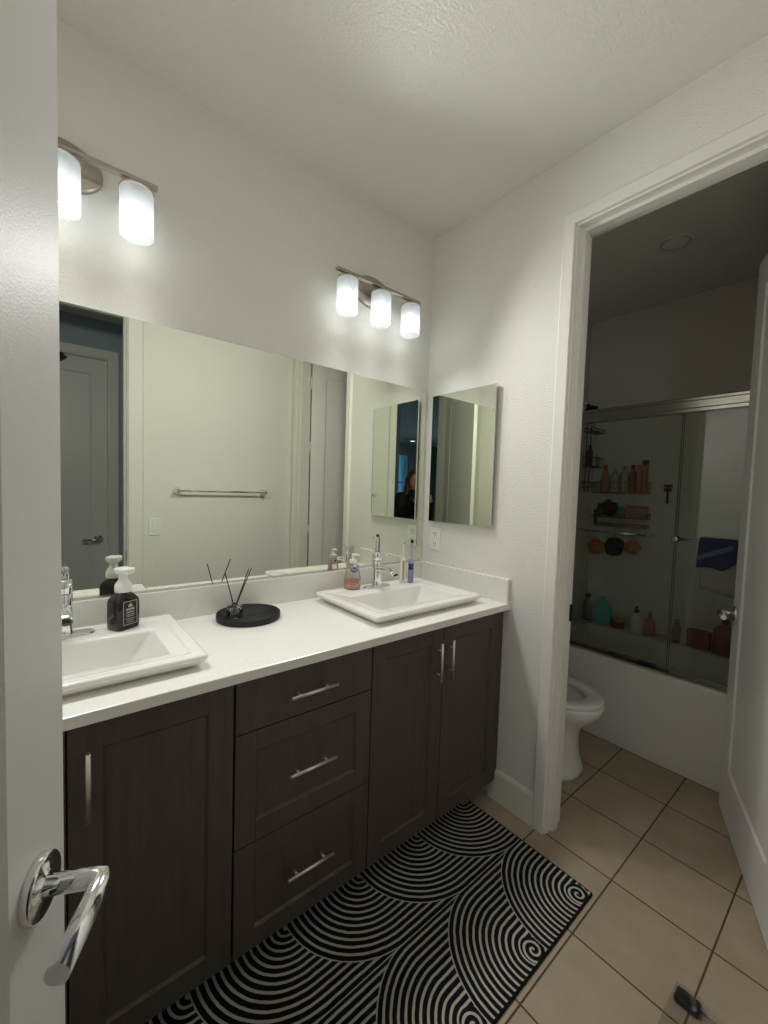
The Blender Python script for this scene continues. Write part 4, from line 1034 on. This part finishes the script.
# wire shelves on the back wall
SX = 1.6448
def shelf(label, y0, y1, z0, z1):
    t = thing('wire_shelf', label, 'shower shelf', (0, 0, 0))
    bm = B(); wire_basket(bm, SX - 0.095, SX - 0.004, y0, y1, z0, z1, 0.0032, 4, 14); obj('basket', bm, 'copper_wire', t)
    for y in (y0 + 0.05, y1 - 0.05):
        bm = B(); box(bm, SX - 0.0035, y - 0.012, z1 + 0.004, SX - 0.0003, y + 0.012, z1 + 0.026); obj('wall_mount', bm, 'white_plastic', t)
    return t
shelf('upper copper wire shelf of tall bottles on the shower wall', -0.562, -0.205, 1.446, 1.523)
shelf('middle copper wire shelf holding the black mitt on the shower wall', -0.572, -0.225, 1.268, 1.306)
shelf('lowest copper wire shelf above the bath sponges', -0.568, -0.228, 1.205, 1.222)
xs = SX - 0.05
G1 = 'bottles on the upper wire shelf'
bottle('shampoo_bottle', 'tapering reddish bottle at the corner end of the upper wire shelf', 'bottle', (xs, -0.278, 1.4505), [(0.032, 0.0003), (0.034, 0.006), (0.030, 0.09), (0.014, 0.16), (0.011, 0.165)], 'rose_bottle', capn(0.013, 0.166, 0.032), 'rust_bottle', G1)
bottle('shampoo_bottle', 'clear pale squat bottle second from the corner on the upper wire shelf', 'bottle', (xs, -0.345, 1.4505), std(0.030, 0.15), 'pale_bottle', capn(0.013, 0.151, 0.022), 'pale_bottle', G1)
bottle('shampoo_bottle', 'clear pale rounder bottle in the middle of the upper wire shelf', 'bottle', (xs, -0.408, 1.4505), std(0.029, 0.165), 'pale_bottle', capn(0.014, 0.166, 0.018), 'rose_bottle', G1)
bottle('shampoo_bottle', 'slender rust coloured bottle on the upper wire shelf', 'bottle', (xs, -0.462, 1.4505), std(0.021, 0.165), 'rust_bottle', capn(0.014, 0.166, 0.03), 'rust_bottle', G1)
bottle('shampoo_bottle', 'tall rose bottle with no dark cap beside the tallest on the upper shelf', 'bottle', (xs, -0.500, 1.4505), std(0.018, 0.18), 'rose_bottle', capn(0.011, 0.181, 0.014), 'rose_bottle', G1)
bottle('shampoo_bottle', 'tallest bottle with dark square cap on the upper wire shelf', 'bottle', (xs, -0.538, 1.4505), std(0.019, 0.19, 0.015), 'orange_bottle', [(0.019, 0.191), (0.019, 0.222), (0.017, 0.224)], 'dark_cap', G1)
# items on the middle shelf
bm = B(); ball(bm, (0, 0.008, 0.066), 0.058, 0.6, 0.7, 1.0, wob=0.08, seed=3); ball(bm, (0, -0.032, 0.074), 0.042, 0.7, 0.8, 0.75, wob=0.08, seed=4); ball(bm, (0, -0.008, 0.035), 0.045, 0.7, 0.95, 0.7, wob=0.06, seed=5)
tag(obj('bath_mitt', bm, 'black_mesh', loc=(xs, -0.315, 1.272)), 'crumpled black bath mitt on the middle wire shelf', 'bath mitt')
bottle('black_jar', 'small black jar at the corner end of the middle wire shelf', 'jar', (xs, -0.247, 1.2725), [(0.019, 0.0003), (0.020, 0.004), (0.020, 0.055), (0.012, 0.06)], 'black_plastic', capn(0.014, 0.061, 0.034), 'black_plastic')
bottle('cream_jar', 'teal jar with shiny lid in front of the black mitt', 'jar', (xs, -0.402, 1.2725), [(0.026, 0.0003), (0.028, 0.004), (0.028, 0.05), (0.025, 0.054)], 'teal_jar', capn(0.028, 0.0545, 0.018), 'teal_jar')
t = thing('soap_box', 'reddish box of soaps on the middle wire shelf', 'box', (xs, -0.505, 1.2725))
bm = B(); box(bm, -0.032, -0.058, 0.0003, 0.032, 0.058, 0.066); obj('carton', bm, 'rose_bottle', t, bevel=0.003)
bm = B(); box(bm, -0.033, -0.059, 0.0665, 0.033, 0.059, 0.078); obj('carton_lid', bm, 'rust_bottle', t, bevel=0.003)
bm = B(); box(bm, -0.012, -0.068, 0.0003, 0.012, 0.068, 0.008); 
for k in range(22): box(bm, -0.030, -0.066 + k * 0.006, 0.001, -0.012, -0.063 + k * 0.006, 0.007)
tag(obj('comb', bm, 'pale_bottle', loc=(xs, -0.495, 1.3510)), 'pale comb lying on top of the soap box', 'comb')
for k, (y, m, l) in enumerate(((-0.31, 'tan_mesh', 'yellowish soap bar at the corner end of the lowest wire shelf'), (-0.405, 'pale_bottle', 'pale pink soap bar in the middle of the lowest wire shelf'))):
    bm = B(); loft(bm, [rrect(0, 0, z, 0.026 - d, 0.040 - d, 0.015, 5) for z, d in ((0.0003, 0.004), (0.006, 0), (0.016, 0), (0.022, 0.004))])
    tag(obj('soap_bar', bm, m, loc=(xs, y, 1.208)), l, 'soap')
# sponges hanging below
def puff(label, y, z, r, m, seed, ztop):
    t = thing('bath_sponge', label, 'bath sponge', (xs - 0.075, y, z), 0, 'sponges under the wire shelf')
    bm = B(); rnd = random.Random(seed); ball(bm, (0, 0, 0), r * 0.9, wob=0.10, seed=seed)
    for k in range(26):
        a, b_ = rnd.uniform(0, 2 * PI), rnd.uniform(-1.2, 1.2)
        c = (r * 0.72 * math.cos(a) * math.cos(b_), r * 0.72 * math.sin(a) * math.cos(b_), r * 0.72 * math.sin(b_)); ball(bm, c, r * 0.36, wob=0.18, seed=k, n=9, m=6)
    obj('mesh_ball', bm, m, t)
    bm = B(); tube(bm, [(0, 0, r * 0.7), (0.004, 0.002, (ztop - z) * 0.8), (0.02, 0, ztop - z)], 0.002, 6); obj('loop_cord', bm, m, t)
puff('orange mesh bath sponge hanging nearest the shower corner', -0.272, 1.050, 0.056, 'orange_mesh', 1, 1.207)
puff('black mesh bath sponge hanging between the two orange ones', -0.396, 1.062, 0.066, 'black_mesh', 2, 1.207)
puff('brownish orange mesh bath sponge hanging farthest from the shower corner', -0.514, 1.074, 0.050, 'tan_mesh', 3, 1.207)
# razor on a suction hook
t = thing('razor', 'dark red razor hanging on a wall hook beyond the glass', 'razor', (SX, -0.667, 1.45))
bm = B(); box(bm, -0.018, -0.024, 0.044, -0.003, 0.024, 0.060); box(bm, -0.018, -0.022, 0.014, -0.003, 0.022, 0.034, bev=0.003); obj('razor_head', bm, 'maroon', t)
bm = B(); tube(bm, [(-0.010, 0, 0.058), (-0.010, 0.001, 0.0), (-0.010, 0.0, -0.068)], [0.005, 0.007, 0.0085], 10); obj('handle', bm, 'maroon', t)
bm = B(); lathe(bm, [(0.018, 0.0004), (0.014, 0.004), (0.006, 0.006)], 16); xf(bm, Matrix.Translation((0, 0, 0.04)) @ Matrix.Rotation(-PI / 2, 4, 'Y')); obj('suction_hook', bm, 'pale_bottle', t)

# bottles on the tub's back ledge
LX, LZ = 1.575, TZ + 0.0005
bottle('ledge_bottle', 'clear bottle with round black cap on the bathtub ledge by the corner', 'bottle', (LX, -0.215, LZ), std(0.030, 0.165), 'clear_liquid', [(0.013, 0.166), (0.018, 0.175), (0.019, 0.19), (0.014, 0.203)], 'black_plastic')
bottle('ledge_bottle', 'large teal green bottle on the bathtub ledge', 'bottle', (LX, -0.322, LZ), [(0.052, 0.0003), (0.056, 0.006), (0.056, 0.09), (0.050, 0.13), (0.034, 0.165), (0.020, 0.180), (0.016, 0.185)], 'teal_bottle', capn(0.018, 0.186, 0.020), 'teal_jar', sy=1.05, sq=2.4)
bottle('ledge_tin', 'low dark red tin on the bathtub ledge beside the teal bottle', 'tin', (LX, -0.432, LZ), [(0.042, 0.0003), (0.043, 0.003), (0.043, 0.04), (0.040, 0.043)], 'tin_red', capn(0.043, 0.0435, 0.020), 'rose_bottle')
bottle('ledge_bottle', 'white bottle with dark pump on the bathtub ledge', 'bottle', (LX, -0.548, LZ), std(0.032, 0.135), 'white_plastic', capn(0.015, 0.136, 0.022), 'dark_cap', pump=True)
bottle('ledge_bottle', 'amber orange bottle with pale pump on the bathtub ledge', 'bottle', (LX, -0.632, LZ), std(0.032, 0.125), 'orange_bottle', capn(0.013, 0.126, 0.020), 'rose_bottle', pump=True)
bottle('ledge_bottle', 'slim clear bottle behind the edge of the outer glass door', 'bottle', (LX, -0.784, LZ), std(0.023, 0.13), 'clear_liquid', capn(0.012, 0.131, 0.022), 'pale_bottle')
t = thing('ledge_box', 'brick red box on the bathtub ledge below the towels', 'box', (LX, -0.905, LZ))
bm = B(); box(bm, -0.035, -0.058, 0.0003, 0.035, 0.058, 0.10); obj('carton', bm, 'brick_box', t, bevel=0.003)
bm = B(); box(bm, -0.036, -0.059, 0.1004, 0.036, 0.059, 0.112); obj('carton_lid', bm, 'rust_bottle', t, bevel=0.003)
bottle('ledge_bottle', 'large dark red pump bottle on the bathtub ledge behind the door lever', 'bottle', (LX, -1.03, LZ), std(0.054, 0.19), 'brick_box', capn(0.020, 0.191, 0.024), 'dark_cap', pump=True, sq=2.6)

# ------------------------------------------------------------------ the photographer, seen only in the mirrors
def person():
    fx, fy = fwd.x / math.hypot(fwd.x, fwd.y), fwd.y / math.hypot(fwd.x, fwd.y)
    base = Vector((cam_loc.x - fx * 0.42 + fy * 0.055, cam_loc.y - fy * 0.42 - fx * 0.055, 0))
    t = thing('person', 'person in a black jacket with long brown hair holding up a phone in the entry', 'person', base, math.atan2(fy, fx) - PI / 2)
    # local frame: +y forward (towards the mirror corner), x to the person's right... shoulders along x
    ZP = cam_loc.z
    def cap(bm, chain):
        for (a, ra), (b_, rb) in zip(chain, chain[1:]):
            a, b_ = Vector(a), Vector(b_); n = max(2, int((b_ - a).length / 0.02))
            tube(bm, [a.lerp(b_, k / n) for k in range(n + 1)], [ra + (rb - ra) * k / n for k in range(n + 1)], 12)
        for p, r in chain: ball(bm, p, r, n=12, m=8)
    def fuse(o, vox, it):
        md = o.modifiers.new('fuse', 'REMESH'); md.mode = 'VOXEL'; md.voxel_size = vox; md.use_smooth_shade = True
        s = o.modifiers.new('soft', 'SMOOTH'); s.factor = 0.5; s.iterations = it
    hands = {-1: Vector((-0.152, 0.323, ZP - 0.075)), 1: Vector((-0.006, 0.323, ZP - 0.075))}
    bm = B()
    cap(bm, [((0, 0, 1.20), 0.115), ((0, -0.01, 1.00), 0.12), ((0, 0, 0.90), 0.13)])
    cap(bm, [((0, -0.005, 1.36), 0.055), ((0, 0.012, 1.46), 0.052)])
    ball(bm, (0, 0.03, 1.545), 0.10, 0.76, 0.92, 1.10); ball(bm, (0, 0.055, 1.495), 0.062, 0.85, 1.0, 1.0)
    ball(bm, (0, 0.125, 1.525), 0.014, 0.9, 1.2, 1.3)
    for s in (-1, 1):
        ball(bm, (s * 0.078, 0.025, 1.53), 0.020, 0.5, 0.9, 1.4)
        el = Vector((s * 0.175, 0.02 if s < 0 else 0.07, 1.12)); h = hands[s]
        cap(bm, [((s * 0.165, -0.01, 1.33), 0.052), (el, 0.040), (h + Vector((s * 0.012, -0.05, -0.035)), 0.027), (h, 0.026)])
        cap(bm, [((s * 0.085, 0, 0.90), 0.085), ((s * 0.10, 0.015, 0.50), 0.058), ((s * 0.105, 0.0, 0.10), 0.038), ((s * 0.105, 0.0, 0.05), 0.036)])
        cap(bm, [((s * 0.105, -0.02, 0.035), 0.033), ((s * 0.12, 0.14, 0.030), 0.028)])
        # palm and fingers closing on the phone edge
        ball(bm, h + Vector((0, 0.012, 0.012)), 0.034, 0.6, 0.7, 1.1)
        for k, ln in enumerate((0.062, 0.070, 0.066, 0.052)):
            z = 0.034 - k * 0.019
            cap(bm, [(h + Vector((0, 0.022, z)), 0.0095), (h + Vector((-s * 0.004, 0.022 + ln * 0.4, z)), 0.0088), (h + Vector((-s * 0.018, 0.022 + ln * 0.62, z - 0.002)), 0.0078), (h + Vector((-s * 0.030, 0.020 + ln * 0.62, z - 0.003)), 0.007)])
        cap(bm, [(h + Vector((-s * 0.004, 0.0, 0.020)), 0.011), (h + Vector((-s * 0.020, 0.004, 0.045)), 0.0095), (h + Vector((-s * 0.034, 0.012, 0.056)), 0.008)])
    b = obj('body', bm, 'skin', t); fuse(b, 0.006, 3)
    bm = B()
    cap(bm, [((0, -0.005, 1.30), 0.135), ((0, -0.01, 1.12), 0.135), ((0, 0, 0.90), 0.15), ((0, 0, 0.80), 0.152)])
    cap(bm, [((-0.13, -0.01, 1.33), 0.075), ((0.13, -0.01, 1.33), 0.075)]); cap(bm, [((-0.09, 0, 0.82), 0.10), ((0.09, 0, 0.82), 0.10)])
    cap(bm, [((0, -0.01, 1.36), 0.078), ((0, 0.0, 1.40), 0.068)])
    for s in (-1, 1):
        el = Vector((s * 0.175, 0.02 if s < 0 else 0.07, 1.12)); h = hands[s]
        cap(bm, [((s * 0.165, -0.01, 1.33), 0.072), (el, 0.056), (h + Vector((s * 0.014, -0.06, -0.042)), 0.040)])
    j = obj('jacket', bm, 'jacket_cloth', t); fuse(j, 0.012, 4)
    bm = B()
    for s in (-1, 1): cap(bm, [((s * 0.085, 0, 0.88), 0.10), ((s * 0.10, 0.015, 0.50), 0.074), ((s * 0.105, 0.0, 0.12), 0.056)])
    p = obj('trousers', bm, 'trouser_cloth', t); fuse(p, 0.012, 4)
    bm = B()
    for s in (-1, 1): cap(bm, [((s * 0.105, -0.035, 0.042), 0.0405), ((s * 0.118, 0.06, 0.040), 0.039), ((s * 0.122, 0.15, 0.036), 0.034)])
    sh = obj('shoes', bm, 'jacket_cloth', t); fuse(sh, 0.010, 2)
    bm = B()
    ball(bm, (0, 0.005, 1.565), 0.110, 0.85, 0.98, 1.02, n=20, m=12)
    for s in (-1, 1): cap(bm, [((s * 0.070, 0.0, 1.56), 0.042), ((s * 0.088, 0.010, 1.42), 0.040), ((s * 0.095, 0.055, 1.25), 0.030), ((s * 0.090, 0.085, 1.15), 0.018)])
    cap(bm, [((0, -0.06, 1.55), 0.06), ((0, -0.085, 1.40), 0.065), ((0, -0.10, 1.22), 0.05)])
    hr = obj('hair', bm, 'hair_brown', t); fuse(hr, 0.010, 3)
    # phone: its camera sits at the picture's point of view
    cm = math.atan2(fy, fx) - PI / 2
    ph = thing('phone', 'dark phone held up in both hands by the person in the entry', 'phone', (0, 0, 0))
    Mw = Matrix.Translation(cam_loc - fwd * 0.014) @ Matrix(((rr.x, uu.x, -fwd.x, 0), (rr.y, uu.y, -fwd.y, 0), (rr.z, uu.z, -fwd.z, 0), (0, 0, 0, 1)))
    bm = B(); loft(bm, [rrect(-0.022, -0.055, z, 0.037 - d, 0.075 - d, 0.010, 5) for z, d in ((-0.004, 0.001), (-0.002, 0), (0.002, 0), (0.004, 0.001))]); o = obj('phone_case', bm, 'phone_black', ph)
    bm = B(); loft(bm, [circ(0, 0, z, 0.007, n=18) for z in (0.0041, 0.0055)]); obj('camera_lens', bm, 'lens_glass', ph)
    ph.matrix_world = Mw
person()
